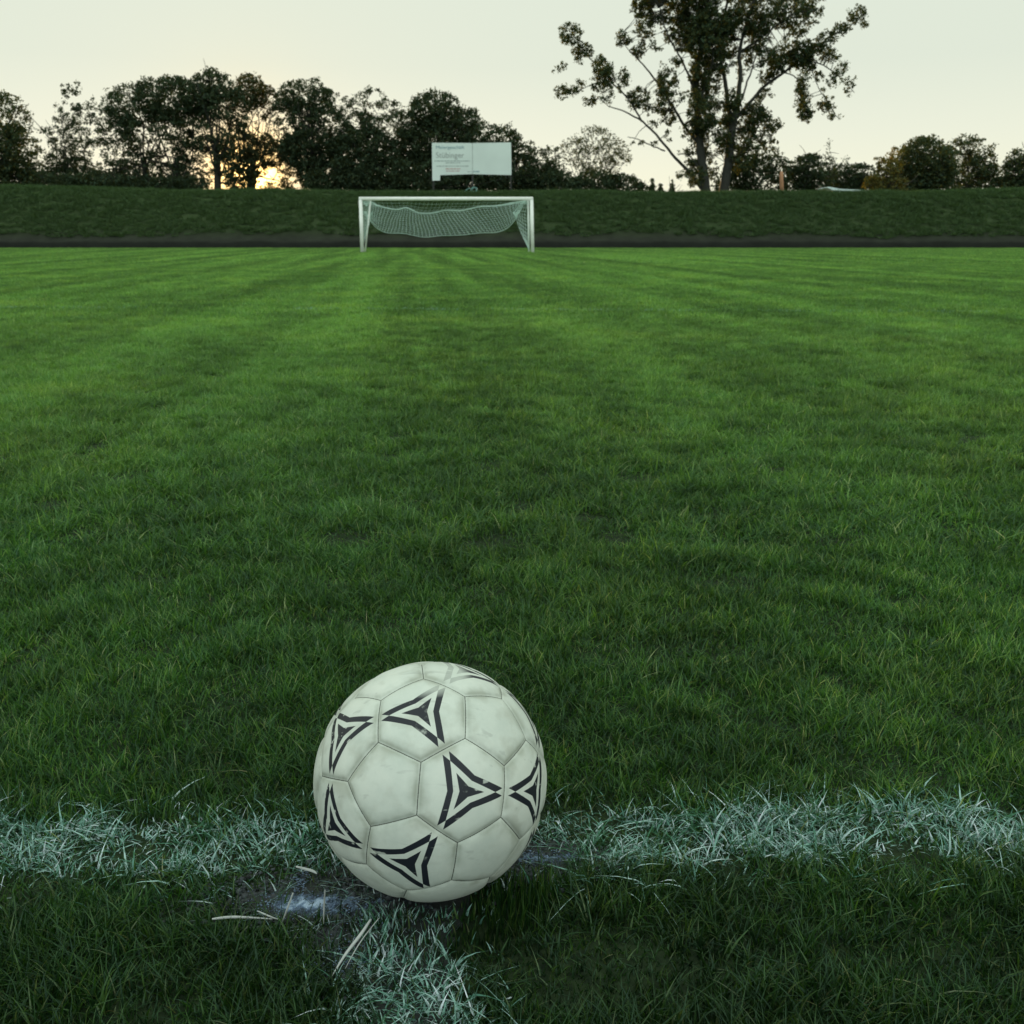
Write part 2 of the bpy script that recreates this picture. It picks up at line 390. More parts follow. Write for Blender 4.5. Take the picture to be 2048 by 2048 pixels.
# blades must not pierce the ball: shorten those under it
rb = np.hypot(px-BALL.x, py-BALL.y); under = rb < BR+.012
hb = BALL.z - np.sqrt(np.clip(BR**2-np.minimum(rb, BR)**2, 0, None))
h = np.where(under, np.minimum(h, np.maximum(hb*.9, .004)), h)
wd = rng.uniform(.0009, .0024, n)*(1+.2*(py > 1.3)); lean = (.12+rng.gamma(2.2, .24, n)).clip(.1, 1.5)
lean = np.where(under, lean*.3, lean)
wob = np.array([noise.noise((x*14, y*14, 7)) for x, y in zip(px, py)])*.03
hw = .046
pm1 = (d1 + wob < hw); pm2 = (d2 + wob < .049)
leftside = px < BALL.x
pr = np.where(pm1, np.where(leftside, .60, .62), 0); pr = np.maximum(pr, np.where(pm2, .62, 0))
pr = np.where((pr == 0) & ((d1 < .09) | (d2 < .085)), .06, pr)
pr *= np.clip(1.0 + .4*cl, .6, 1.2)
painted = rng.uniform(0, 1, n) < pr
# cutting-length blades longer and bent in the painted line
V, T, r = blades((~painted).sum(), px[~painted], py[~painted], h[~painted], wd[~painted], lean[~painted], 4, rng)
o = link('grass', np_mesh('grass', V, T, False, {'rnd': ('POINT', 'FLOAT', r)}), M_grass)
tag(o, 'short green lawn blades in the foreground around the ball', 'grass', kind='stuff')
V, T, r = blades(painted.sum(), px[painted], py[painted], h[painted]*1.0, wd[painted]*1.38, lean[painted]*1.3+.15, 4, rng)
o = link('painted_line', np_mesh('painted_line', V, T, False, {'rnd': ('POINT', 'FLOAT', r)}), M_paint)
tag(o, 'white painted grass blades of the T shaped pitch line under the ball', 'pitch line', kind='stuff')
# stray long yellowish blades
ns = 200
sy = rng.uniform(.45, 1.7, ns); sx = rng.uniform(-1, 1, ns)*(.25+.55*sy)
ok = np.hypot(sx-BALL.x, sy-BALL.y) > BR+.03; ns = ok.sum()
V, T, r = blades(ns, sx[ok], sy[ok], rng.uniform(.018, .034, ns), rng.uniform(.0008, .0020, ns), rng.uniform(.6, 1.7, ns), 6, rng)
M_dry = leafy('dry_blades', [(0, (.12, .12, .04)), (.5, (.20, .19, .08)), (1, (.34, .32, .20))], .3, .5, None, (1, .9, .5))
tag(link('dry_grass', np_mesh('dry_grass', V, T, False, {'rnd': ('POINT', 'FLOAT', r)}), M_dry), 'scattered yellowed dry blades bent over in the foreground lawn', 'grass', kind='stuff')

# ================================================================== MID / FAR GRASS (instanced turf tiles)
def grid_pts(y0, y1, step, wfn, jit=.18):
    P_ = []
    y = y0
    while y < y1:
        wlim = wfn(y); x = -wlim
        while x < wlim:
            P_.append((x+random.uniform(-jit, jit)*step, y+random.uniform(-jit, jit)*step, 0)); x += step
        y += step
    return P_
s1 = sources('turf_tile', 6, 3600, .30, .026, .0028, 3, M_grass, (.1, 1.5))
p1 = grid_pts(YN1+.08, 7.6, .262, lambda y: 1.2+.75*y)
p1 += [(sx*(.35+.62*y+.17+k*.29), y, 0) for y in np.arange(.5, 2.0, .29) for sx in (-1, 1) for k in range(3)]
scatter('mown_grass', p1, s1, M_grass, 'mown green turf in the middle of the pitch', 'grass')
s2 = sources('turf_tile_mid', 5, 3800, .70, .029, .0062, 2, M_far, (.1, 1.3))
p2 = grid_pts(7.6, 24, .61, lambda y: 2+.75*y)
scatter('distant_grass', p2, s2, M_far, 'even green turf beyond the halfway line', 'grass')
s3 = sources('turf_tile_far', 4, 3600, 1.8, .032, .018, 2, M_far, (.1, 1.2))
p3 = grid_pts(24, FAR_EDGE-.6, 1.6, lambda y: 3+.72*y)
scatter('goalmouth_grass', p3, s3, M_far, 'bright green turf around and behind the goal', 'grass')

# far painted cross line (8.6 m away): faint, worn
y_l = ground(0, 616).y; y_r = ground(2048, 628).y
M_line = leafy('worn_line', [(0, (.10, .26, .13)), (1, (.30, .46, .36))], .2, .7, None, (1, 1, 1))
n = 5200
lx = rng.uniform(-9, 9, n); f = (lx+5)/10; ly = y_l + (y_r-y_l)*f + rng.uniform(-.05, .05, n)
msk = np.array([noise.noise((x*.6, 5, 2)) for x in lx]) > -.15; lx, ly = lx[msk], ly[msk]; n = len(lx)
V, T, r = blades(n, lx, ly, rng.uniform(.028, .042, n), rng.uniform(.004, .007, n), rng.uniform(.1, 1.3, n), 2, rng)
tag(link('halfway_line', np_mesh('halfway_line', V, T, False, {'rnd': ('POINT', 'FLOAT', r)}), M_line), 'faint worn white line crossing the whole pitch in the middle distance', 'pitch line', kind='stuff')

# ================================================================== BANK
M_soilbank, t, b, o = mat_new('bank_soil')
g = N(t, 'ShaderNodeNewGeometry'); sp = N(t, 'ShaderNodeSeparateXYZ'); L(t, g.outputs['Position'], sp.inputs[0])
n1 = N(t, 'ShaderNodeTexNoise', i_Scale=1.2, i_Detail=8.0, i_Roughness=.65); L(t, g.outputs['Position'], n1.inputs['Vector'])
zz_ = math_(t, 'ADD', sp.outputs['Z'], math_(t, 'MULTIPLY', math_(t, 'SUBTRACT', n1.outputs[0], .5), .35))
cz = ramp(t, math_(t, 'DIVIDE', zz_, 4.0), [(.07, (.019, .021, .018)), (.13, (.026, .030, .023)), (.20, (.028, .036, .022)), (.27, (.032, .050, .022)), (1, (.042, .066, .026))], 'LINEAR')
L(t, mixc(t, 1.0, cz.outputs[0], ramp(t, n1.outputs[0], [(.3, .82), (.7, 1.2)], 'LINEAR').outputs[0], 'MULTIPLY'), b.inputs['Base Color'])
b.inputs['Roughness'].default_value = .95; b.inputs['Specular IOR Level'].default_value = .05
prof = [(0, -.05), (.02, .30), (.12, .40), (.5, .46), (1.1, .80), (2.0, 1.45), (3.2, None), (4.4, None), (5.6, None), (6.6, None), (7.6, None), (10, None), (30, None), (160, None)]
fr = {3.2: .62, 4.4: .84, 5.6: .965, 6.6: 1.0, 7.6: .985, 10: .90, 30: .72, 160: .6}
bx = np.arange(-150, 150.1, .75); BV = []; 
for (dy, z) in prof:
    for x in bx:
        H = crest_h(x); z_ = z if z is not None else fr[dy]*H
        nn = noise.noise((x*.16, dy*.15, 0))*.08 + noise.noise((x*1.3, dy*.4, 5))*.02
        wobx = .35*noise.noise((x*.2, 0, 8)) if dy < 1 else 0
        if .01 < dy < .3: z_ += .12*noise.noise((x*.5, 2, 8)) + .05*noise.noise((x*2.1, 2, 8))
        BV.append((x, FAR_EDGE+dy+wobx, z_ + (nn if dy > .4 else 0)))
nb = len(bx); BF = [(j*nb+i, j*nb+i+1, (j+1)*nb+i+1, (j+1)*nb+i) for j in range(len(prof)-1) for i in range(nb-1)]
bank = link('embankment', np_mesh('embankment', BV, BF, True), M_soilbank); tag(bank, kind='structure')
BVa = np.array(BV).reshape(len(prof), nb, 3)
pts = []
for _ in range(70000):
    j = random.choices(range(3, 11), weights=[.5, .7, 1, 1.2, 1.2, 1, 1.2, 1])[0]
    i = random.randrange(nb-1); u, v = random.random(), random.random()
    p = (BVa[j, i]*(1-u)+BVa[j, i+1]*u)*(1-v) + (BVa[j+1, i]*(1-u)+BVa[j+1, i+1]*u)*v
    if abs(p[0]) > 62 or p[2] < .75+.4*noise.noise((p[0]*.3, p[1], 1)): continue
    pts.append(tuple(p))
s4 = sources('bank_tuft', 4, 75, .32, .14, .020, 2, M_bank, (.2, 1.4))
scatter('bank_grass', pts, s4, M_bank, 'rough dark green grass on the slope of the embankment', 'grass', smin=.6, smax=1.25)

# ================================================================== GOAL
M_white = simple('white_goal_paint', (.86, .90, .87), .4, nscale=3, namt=.08)
M_net = simple('net_cord', (.50, .68, .62), .8, nscale=20, namt=.15)
gl0 = ground(722, 505.5); gr0 = ground(1065, 505)
GY = (gl0.y+gr0.y)/2
goal = empty('football_goal', ((gl0.x+gr0.x)/2, GY, 0), 'white football goal with loose sagging net at the far end of the pitch', 'goal')
topL = at(722, 397, GY); topR = at(1063, 398, GY)
topL.x -= .02
zt = (topL.z+topR.z)/2
pr_ = .074
def post(xb, xt, y, name='post', r=pr_, yt=None, z1=zt):
    MB().tube([(xb, y, -.05), (xt, yt or y, z1)], r, 12).build(name, M_white, goal, True)
post(gl0.x, topL.x, GY); post(gr0.x, topR.x, GY)
MB().tube([(topL.x-.06, GY, zt), (topR.x+.06, GY, zt)], pr_, 12).build('crossbar', M_white, goal, True)
# rear stanchions: sloping tubes behind the frame
RY = GY+1.9
def stan(x0, y0, x1, y1, r=.032):
    b_ = at(x1, y1, GY+.9); b_.z = -.03; a_ = at(x0, y0, GY+.75)
    MB().tube([a_, b_], r, 8).build('stanchion', M_white, goal, True)
stan(741, 401, 730, 506); stan(1056, 399, 1058, 504)
MB().tube([(topL.x, GY, zt-.02), at(741, 401, GY+.75)], .03, 8).build('top_brace', M_white, goal, True)
MB().tube([(topR.x, GY, zt-.02), at(1056, 399, GY+.75)], .03, 8).build('top_brace', M_white, goal, True)
Z2 = lambda zx, zy: (690+zx*410/1932, 370+zy*410/1932)
def curve(pts_, s):
    pts_ = [Vector(p) for p in pts_]
    t_ = s*(len(pts_)-1); i = min(int(t_), len(pts_)-2); f_ = t_-i
    a, b_, c, d = pts_[max(i-1, 0)], pts_[i], pts_[i+1], pts_[min(i+2, len(pts_)-1)]
    return .5*((2*b_) + (c-a)*f_ + (2*a-5*b_+4*c-d)*f_*f_ + (3*b_-a-3*c+d)*f_**3)
topc = [(235,150),(330,200),(480,232),(580,215),(690,262),(820,265),(950,238),(1100,240),(1270,205),(1420,198),(1600,165),(1700,152)]
botc = [(238,335),(300,405),(400,450),(560,456),(740,490),(900,476),(1100,470),(1280,450),(1430,444),(1530,405),(1600,330),(1625,285)]
def wp(zp, dep): x, y = Z2(*zp); return at(x, y, GY+dep)
NU, NV = 50, 12
net = MB()
def surf(fn, nu, nv, r=.0075, mb=net):
    G = [[fn(i/nu, j/nv) for j in range(nv+1)] for i in range(nu+1)]
    for i in range(nu+1): mb.tube(G[i], r, 3, False)
    for j in range(nv+1): mb.tube([G[i][j] for i in range(nu+1)], r, 3, False)
def backnet(u, v):
    a = curve([(x, y, 0) for x, y in topc], u); b_ = curve([(x, y, 0) for x, y in botc], u)
    x = a.x*(1-v)+b_.x*v + 5*math.sin(9*v+3*u)*math.sin(math.pi*v); y = a.y*(1-v)+b_.y*v
    dep = 1.35 + .45*math.sin(math.pi*u)*(.6+.4*v) + .12*math.sin(u*30)*(1-v)
    return wp((x, y), dep)
surf(backnet, NU, NV, .0075)
net.build('back_net', M_net, goal)
rope = MB(); rope.tube([backnet(i/60, 0) for i in range(61)], .022, 6); rope.build('top_rope', M_net, goal)
rope = MB(); rope.tube([backnet(i/60, 1) for i in range(61)], .013, 5); rope.build('bottom_rope', M_net, goal)
# roof net between crossbar and sagging rope
rn = MB()
def roof(u, v):
    a = Vector((topL.x*(1-u)+topR.x*u, GY, zt-.05)); b_ = backnet(u, 0)
    return a.lerp(b_, v) + Vector((0, 0, -.10*math.sin(math.pi*v)))
surf(roof, 40, 5, .004, rn); rn.build('roof_net', M_net, goal)
# side nets
sn = MB()
def sideL(u, v):
    a = Vector((gl0.x+(topL.x-gl0.x)*v+.05, GY+.04, .35+v*(zt-.45)))
    b_ = wp((238, 335), 1.3).lerp(wp((235, 150), 1.3), v)
    return a.lerp(b_, u)
surf(sideL, 5, 12, .0075, sn); sn.build('side_net', M_net, goal)
sn = MB()
def sideR(u, v):
    fb = wp((1735, 620), .25); ft = Vector((topR.x-.04, GY+.04, zt-.06))
    a = fb.lerp(ft, v)
    bb = [wp((1725, 590), .6), wp((1650, 430), 1.1), wp((1612, 300), 1.4), wp((1600, 245), 1.4), wp((1690, 152), 1.3)]
    b_ = curve(bb, v); return a.lerp(b_, u)
surf(sideR, 6, 13, .0075, sn); sn.build('side_net', M_net, goal)
for zx, zy, s in ((215, 262, .15), (1615, 262, .11), (205, 165, .10)):
    kn = MB(); c = wp((zx, zy), 1.3)
    for k in range(14):
        a = random.uniform(0, 6.28)
        kn.tube([c+Vector((math.cos(a)*s*1.6, 0, abs(math.sin(a))*s*.5)), c+Vector((random.uniform(-.3, .3)*s, .03, -s*random.uniform(.3, 1.8)))], .009, 3, False)
    kn.build('net_bunch', M_net, goal)

# ================================================================== SIGN BOARD
M_board = simple('sign_white', (.64, .74, .71), .5, nscale=.8, namt=.06)
M_post = simple('sign_post_paint', (.016, .020, .016), .7)
M_tblue = simple('letter_blue', (.16, .30, .36), .6); M_tgrey = simple('letter_grey', (.30, .35, .34), .6)
M_tline = simple('letter_faint', (.36, .44, .43), .6); M_tred = simple('letter_red', (.50, .36, .36), .6)
SY = 68.0
sg = empty('billboard', (at(945, 385, SY).x, SY, 3.2), 'large white two panel advertising board on dark posts above the goal', 'sign')
ZS = lambda zx, zy: at(850+zx*190/1932, 275+zy*190/1932, SY)
def brd(name, poly, mat, dy, th): return MB().prism([ZS(*p)+Vector((0, dy, 0)) for p in poly], Vector((0, th, 0))).build(name, mat, sg)
brd('left_panel'.replace('left_', 'board_'), [(140, 108), (958, 112), (962, 745), (310, 765), (305, 875), (150, 878)], M_board, 0, .05)
brd('board_panel', [(970, 112), (1750, 100), (1760, 765), (972, 745)], M_board, 0, .05)
brd('joint_strip', [(955, 125), (973, 125), (975, 745), (958, 745)], M_tgrey, .01, .05)
for zx in (165, 965, 1745):
    p = ZS(zx, 760); MB().box((p.x-.06, SY+.055, 2.6), (p.x+.06, SY+.17, p.z+1.6)).build('post', M_post, sg)
def text(body, zx, zy, wpx, hpx, mat):
    cu = bpy.data.curves.new('lettering', 'FONT'); cu.body = body; cu.size = 1; cu.extrude = .004
    tmp = bpy.data.objects.new('lettering', cu); COL.objects.link(tmp)
    bpy.context.view_layer.update()
    me = bpy.data.meshes.new_from_object(tmp.evaluated_get(bpy.context.evaluated_depsgraph_get())); me.name = 'lettering'
    bpy.data.objects.remove(tmp)
    co = np.zeros(len(me.vertices)*3, np.float32); me.vertices.foreach_get('co', co); co = co.reshape(-1, 3)
    lo, hi = co.min(0), co.max(0)
    a = ZS(zx, zy+hpx); b_ = ZS(zx+wpx, zy)
    out = np.zeros_like(co)
    out[:, 0] = a.x + (co[:, 0]-lo[0])/(hi[0]-lo[0])*(b_.x-a.x)
    out[:, 2] = a.z + (co[:, 1]-lo[1])/(hi[1]-lo[1])*(b_.z-a.z)
    out[:, 1] = SY - .008 - co[:, 2]
    me.vertices.foreach_set('co', out.ravel()); me.materials.clear()
    return link('lettering', me, mat, sg)
text('Malergeschäft', 225, 165, 575, 85, M_tblue)
text('Stübinger', 225, 300, 570, 150, M_tgrey)
def dash(mb, x0, x1, y, h_, seed):
    rr = random.Random(seed); x = x0
    while x < x1:
        l = rr.uniform(25, 80); a = ZS(x, y+h_); b_ = ZS(min(x+l, x1), y)
        mb.box((a.x, SY-.009, a.z), (b_.x, SY-.001, b_.z)); x += l+12
for a_ in ((190, 910, 466, 22, 1), (420, 720, 505, 20, 2), (230, 890, 572, 20, 3), (860, 950, 690, 14, 5)):
    dz = MB(); dash(dz, *a_); dz.build('small_print', M_tline, sg)
dz = MB(); dash(dz, 420, 720, 625, 24, 6); dash(dz, 430, 700, 672, 20, 7); dz.build('red_print', M_tred, sg)
dz = MB(); dash(dz, 980, 1110, 682, 22, 8); dz.build('corner_print', M_tblue, sg)

# ================================================================== SMALL THINGS ON THE CREST
M_wood = simple('orange_wood', (.42, .22, .12), .8, nscale=12)
p = at(1565, 392, 67.5); q = at(1563, 343, 67.5)
wpost = MB().tube([(p.x, 67.5, crest_h(p.x)-.4), (q.x+.01, 67.5, q.z-.25), (q.x, 67.5, q.z)], [.13, .12, .085], 8).build('wooden_post', M_wood, None, True)
tag(wpost, 'tapered orange brown wooden post on the embankment right of the tall tree', 'post')
M_roof = simple('white_metal_sheet', (.62, .76, .74), .5, nscale=2, namt=.08)
shx0, shx1 = at(1665, 380, 70).x, at(1736, 380, 70).x; zt_ = at(1700, 379.5, 70).z; zb_ = at(1700, 391, 70).z
sh = empty('shelter', ((shx0+shx1)/2, 71, zb_-1.0), 'low white shelter whose roof shows over the embankment on the right', 'shelter')
lip = at(1654, 375, 70)
MB().prism([Vector((shx0, 70, zt_-.02)), Vector((lip.x, 70, lip.z)), Vector((lip.x+.15, 70, lip.z+.05)), Vector((shx0+.5, 70, zt_+.06)), Vector((shx1, 70, zt_-.03)), Vector((shx1, 70, zt_-.12))], Vector((0, 2.2, 0))).build('roof', M_roof, sh)
MB().box((shx0+.15, 70.08, zb_-1.3), (shx1-.03, 72.1, zt_-.07)).build('wall', M_roof, sh)
M_teal = simple('teal_metal', (.13, .30, .26), .5)
c = lambda zx, zy: at(690+zx*410/1932, 370+zy*410/1932, 67.2)
rk = MB()
rk.tube([c(1120, 95), c(1135, 55), c(1160, 35), c(1180, 30)], .03, 6); rk.tube([c(1170, 85), c(1195, 30), c(1215, 20), c(1240, 25), c(1230, 95)], .035, 6)
rk.tube([c(1120, 68), c(1235, 60)], .03, 6); rk.tube([a_ for a_ in (c(1195, 95), c(1200, 32), c(1240, 28), c(1245, 95))], .03, 6)
tag(rk.build('metal_rack', M_teal, None, True), 'small bent teal metal rack on the crest below the white board', 'rack')

# ================================================================== TREES
DARK = [(0, (.012, .016, .008)), (.5, (.020, .026, .011)), (.9, (.036, .042, .015)), (1, (.060, .055, .018))]
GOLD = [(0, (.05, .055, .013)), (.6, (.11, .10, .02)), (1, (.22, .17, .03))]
M_leaf = leafy('leaf_dark', DARK, .45, .6, None, (1.3, 1.2, .4))
M_leaf_g = leafy('leaf_olive', [(0, (.014, .022, .010)), (.6, (.030, .040, .014)), (1, (.09, .085, .02))], .55, .6, None, (1.5, 1.2, .35))
M_leaf_s = leafy('leaf_backlit', [(0, (.018, .018, .007)), (.6, (.034, .032, .010)), (1, (.09, .07, .014))], .6, .6, None, (1.5, 1.15, .25))  # warmer leaf colour imitates the sun's glow, on top of real translucency
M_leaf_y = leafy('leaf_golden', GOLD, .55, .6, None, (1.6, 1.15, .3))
M_bark = simple('bark', (.026, .028, .022), .9, nscale=6, bump=.4)

def leaves(centres, crad, nper, size, rng, flat=.75):
    """leaf quads around cluster centres"""
    C_ = np.array(centres); n = len(C_)*nper
    c = np.repeat(C_, nper, 0); cr = np.repeat(np.array(crad), nper)
    d = rng.normal(0, 1, (n, 3)); d /= np.linalg.norm(d, axis=1)[:, None]
    rr = rng.uniform(0, 1, n)**.5
    p = c + d*(rr*cr)[:, None]*np.array([1, 1, flat])
    u = rng.normal(0, 1, (n, 3)); u[:, 2] -= .4; u /= np.linalg.norm(u, axis=1)[:, None]
    v = np.cross(u, rng.normal(0, 1, (n, 3))); v /= np.linalg.norm(v, axis=1)[:, None]
    s = size*rng.uniform(.55, 1.35, n)[:, None]
    q0 = p-u*s*.6; q1 = p+v*s*.32; q2 = p+u*s*.6; q3 = p-v*s*.32
    V = np.stack([q0, q1, q2, q3], 1).reshape(-1, 3); F = np.arange(n*4).reshape(n, 4)
    return V, F, np.repeat(rng.uniform(0, 1, n), 4)

def limb(mb, a, b, r0, r1, rnd, wig=.12, n=7, seg=6):
    a, b = Vector(a), Vector(b); ln = (b-a).length; pts = []; rs = []
    k1 = Vector((rnd.uniform(-1, 1), rnd.uniform(-1, 1), rnd.uniform(-.3, 1)))*wig*ln
    for i in range(seg+1):
        s = i/seg; p = a.lerp(b, s) + k1*math.sin(math.pi*s) + Vector((rnd.uniform(-1, 1), rnd.uniform(-1, 1), rnd.uniform(-1, 1)))*wig*.12*ln*(0 < i < seg)
        pts.append(p); rs.append(r0*(1-s)+r1*s)
    mb.tube(pts, rs, n); return pts

def build_tree(name, label, cat, base, blobs, Y, mat, seed, group=None, trunk_r=.3, dens=1.0, leaf=.155, cr=.34, nper=15, hole=None, depth=1.2, ntr=1, sparse_tip=True, limbs=26, gaps=None):
    """blobs: (px, py, rx, ry, amount) in photo pixels at distance Y"""
    rnd = random.Random(seed); rg = np.random.default_rng(seed)
    k = 1/ppm(Y); cs = []; cd = []
    for (x, y, rx, ry, am) in blobs:
        c = at(x, y, Y); RX, RZ = rx*k, ry*k; RYd = min((RX+RZ)*.5*depth, 3.5)
        nC = int(dens*am*(RX*RZ*3.14)/(cr*cr)*2.2*(1+.25*RYd))+2
        for _ in range(nC):
            while True:
                d = Vector((rnd.uniform(-1, 1), rnd.uniform(-1, 1), rnd.uniform(-1, 1)))
                if d.length < 1: break
            if rnd.random() < .5 and d.length > .01: d = d.normalized()*rnd.uniform(.75, 1.03)
            p = c + Vector((d.x*RX, d.y*RYd, d.z*RZ))
            if hole is not None:
                nv = noise.noise(p*Vector((1, 0, 1)).length*0 + Vector((p.x*1.5, p.y*.25, p.z*1.7))) + .5*noise.noise(Vector((p.x*3.3, p.y*.4, p.z*3.6)))
                if nv < hole(p)-.10: continue
            if gaps:
                bad = False
                for (gx, gy, gr) in gaps:
                    gp = at(gx, gy, p.y)
                    if math.hypot(p.x-gp.x, p.z-gp.z) < gr*k*rnd.uniform(.7, 1.25) and rnd.random() < .9: bad = True
                if bad: continue
            cs.append(tuple(p)); cd.append(cr*rnd.uniform(.55, 1.25))
    root = empty(name, (base.x, base.y, base.z), label, cat, group)
    V, F, r = leaves(cs, cd, nper, leaf, rg)
    link('crown', np_mesh('crown', V, F, False, {'rnd': ('POINT', 'FLOAT', r)}), mat, root)
    # trunk and limbs reaching into the crown
    mb = MB(); top = max(c[2] for c in cs); cx = sum(c[0] for c in cs)/len(cs)
    for t_ in range(ntr):
        off = (t_-(ntr-1)/2)*1.1
        b_ = base + Vector((off, 0, -.5)); mid = Vector((base.x*.6+cx*.4+off*2.2, base.y, base.z+(top-base.z)*.40))
        pts_ = limb(mb, b_, mid, trunk_r, trunk_r*.62, rnd, .05, 8)
        for i in range(max(1, limbs//ntr)):
            tgt = Vector(rnd.choice(cs)); st = pts_[rnd.randint(2, 6)]
            pp = limb(mb, st, tgt, trunk_r*rnd.uniform(.12, .26), .02, rnd, .14, 5)
            for q in range(2):
                s2 = pp[rnd.randint(2, 5)]; d = Vector((rnd.uniform(-1, 1), rnd.uniform(-.6, .6), rnd.uniform(-.1, 1)))*rnd.uniform(.8, 1.8)
                limb(mb, s2, s2+d, .035, .012, rnd, .1, 4, 4)
    mb.build('trunk', M_bark, root, True)
    return root

def cb(x, Y): p = at(x, 380, Y); return Vector((p.x, Y, 2.6))
SUNPX = (545, 350)
holesL = lambda y0, y1, lo, hi: (lambda p, y0=y0, y1=y1: lo)
def hz(Y, table):
    """hole threshold as a function of pixel height: list of (py, thr)"""
    hs = [(at(0, y_, Y).z, th) for y_, th in table]
    hs.sort()
    def f_(p):
        z = p.z
        if z <= hs[0][0]: return hs[0][1]
        for (a, ta), (b_, tb) in zip(hs, hs[1:]):
            if z <= b_: return ta+(tb-ta)*(z-a)/(b_-a)
        return hs[-1][1]
    return f_
G = 'trees in the row behind the embankment'
G2 = 'low trees and bushes behind the embankment'
build_tree('broadleaf_tree', 'olive tree cut by the left picture edge with sunlit lower leaves', 'tree', cb(10, 74),
    [(-25, 260, 60, 70, 1), (15, 235, 38, 45, .7), (20, 300, 50, 50, 1), (-20, 340, 80, 45, 1.2), (40, 350, 40, 30, .8), (75, 365, 40, 22, .9)], 74, M_leaf_g, 1, G, hole=hz(74, [(200, -.12), (380, -.3)]))
build_tree('conifer', 'feathery thin conifer between the edge tree and the wide domed tree', 'tree', cb(140, 80),
    [(138, 185, 10, 22, .5), (158, 180, 6, 16, .35), (140, 215, 30, 9, .6), (148, 238, 42, 10, .6), (130, 262, 46, 10, .7), (150, 285, 48, 11, .8), (128, 308, 52, 11, .8), (185, 205, 9, 14, .4), (140, 330, 60, 12, .9), (150, 352, 70, 16, 1.3), (185, 240, 12, 12, .4), (110, 370, 70, 16, 1.6), (190, 372, 50, 14, 1.6)], 80, M_leaf, 2, G, trunk_r=.16, cr=.30, nper=16, leaf=.15)
build_tree('broadleaf_tree', 'wide domed tree with lacy see-through middle, tallest crown left of the sun', 'tree', cb(330, 76),
    [(345, 200, 75, 40, 1.3), (270, 215, 58, 40, 1.1), (230, 255, 32, 45, 1), (250, 290, 45, 50, 1.1), (320, 270, 75, 50, 1.0), (390, 260, 50, 60, 1.0), (300, 340, 90, 35, 1.1), (240, 362, 60, 25, 1.4), (360, 350, 60, 35, .6), (300, 375, 80, 16, 1.5), (385, 330, 22, 60, .5), (330, 172, 18, 14, .8), (355, 166, 14, 12, .8)], 76, M_leaf, 3, G,
    hole=hz(76, [(170, -.5), (215, -.32), (250, .06), (330, .08), (350, -.1), (372, -.4)]), ntr=2)
build_tree('broadleaf_tree', 'dark tree with a rounded knob top right beside the wide domed tree', 'tree', cb(437, 75),
    [(425, 172, 38, 28, 1.4), (400, 200, 40, 30, 1.2), (450, 215, 50, 40, .8), (440, 270, 48, 50, .7), (455, 320, 36, 45, .85), (470, 360, 26, 26, 1.2), (425, 150, 14, 10, .7)], 75, M_leaf, 4, G,
    hole=hz(75, [(150, -.5), (200, -.28), (235, .02), (330, .0), (370, -.1)]), gaps=[(400, 345, 12), (418, 375, 14), (445, 365, 10)])
build_tree('broadleaf_tree', 'dark tree directly above the setting sun with bright gaps below', 'tree', cb(505, 77),
    [(500, 185, 36, 32, 1.2), (530, 200, 26, 26, 1), (490, 230, 46, 40, .8), (540, 300, 55, 34, 1.3), (500, 315, 50, 40, 1.1), (545, 345, 50, 36, .8), (500, 365, 50, 20, .9), (590, 350, 30, 36, .9), (497, 160, 10, 8, .5)], 77, M_leaf_s, 5, G,
    hole=hz(77, [(160, -.4), (215, -.2), (240, .08), (268, .1), (290, -.4), (330, -.3), (375, -.05)]), gaps=[(SUNPX[0], SUNPX[1], 20), (572, 330, 11), (592, 364, 11), (522, 364, 10), (527, 360, 12), (600, 375, 8), (515, 325, 6)])
build_tree('broadleaf_tree', 'broad dark tree with spiky top immediately right of the sun', 'tree', cb(625, 76),
    [(610, 195, 48, 32, 1.1), (640, 215, 45, 34, 1.1), (575, 215, 30, 30, .9), (590, 245, 48, 36, .8), (650, 262, 56, 45, 1.2), (620, 300, 60, 40, 1.4), (650, 345, 56, 38, 1.5), (600, 180, 12, 18, .6), (632, 172, 8, 14, .5), (585, 300, 30, 30, 1)], 76, M_leaf, 6, G,
    hole=hz(76, [(160, -.35), (205, -.2), (245, -.0), (262, -.12), (290, -.4), (375, -.5)]))
build_tree('broadleaf_tree', 'dark tree with wispy upright shoots between two fuller crowns', 'tree', cb(725, 75),
    [(728, 215, 30, 26, .5), (700, 235, 30, 32, .7), (735, 195, 10, 20, .35), (760, 200, 8, 18, .3), (770, 215, 22, 16, .5), (710, 262, 50, 34, .9), (765, 260, 40, 36, .9), (730, 300, 66, 40, 1.4), (740, 345, 74, 40, 1.6), (790, 218, 12, 14, .5)], 75, M_leaf, 7, G,
    hole=hz(75, [(190, -.2), (250, -.1), (285, -.35), (375, -.5)]))
build_tree('broadleaf_tree', 'full dark green tree rising directly behind the white board', 'tree', cb(870, 77),
    [(870, 222, 52, 34, 1.3), (850, 205, 28, 16, .9), (885, 202, 22, 14, .8), (830, 250, 38, 36, 1.2), (910, 250, 50, 36, 1.3), (870, 290, 80, 44, 1.6), (860, 345, 80, 40, 1.6), (930, 240, 25, 20, .8), (920, 222, 5, 12, .3), (955, 250, 20, 16, .7)], 77, M_leaf, 8, G,
    hole=hz(77, [(190, -.35), (250, -.4), (300, -.55), (375, -.5)]))
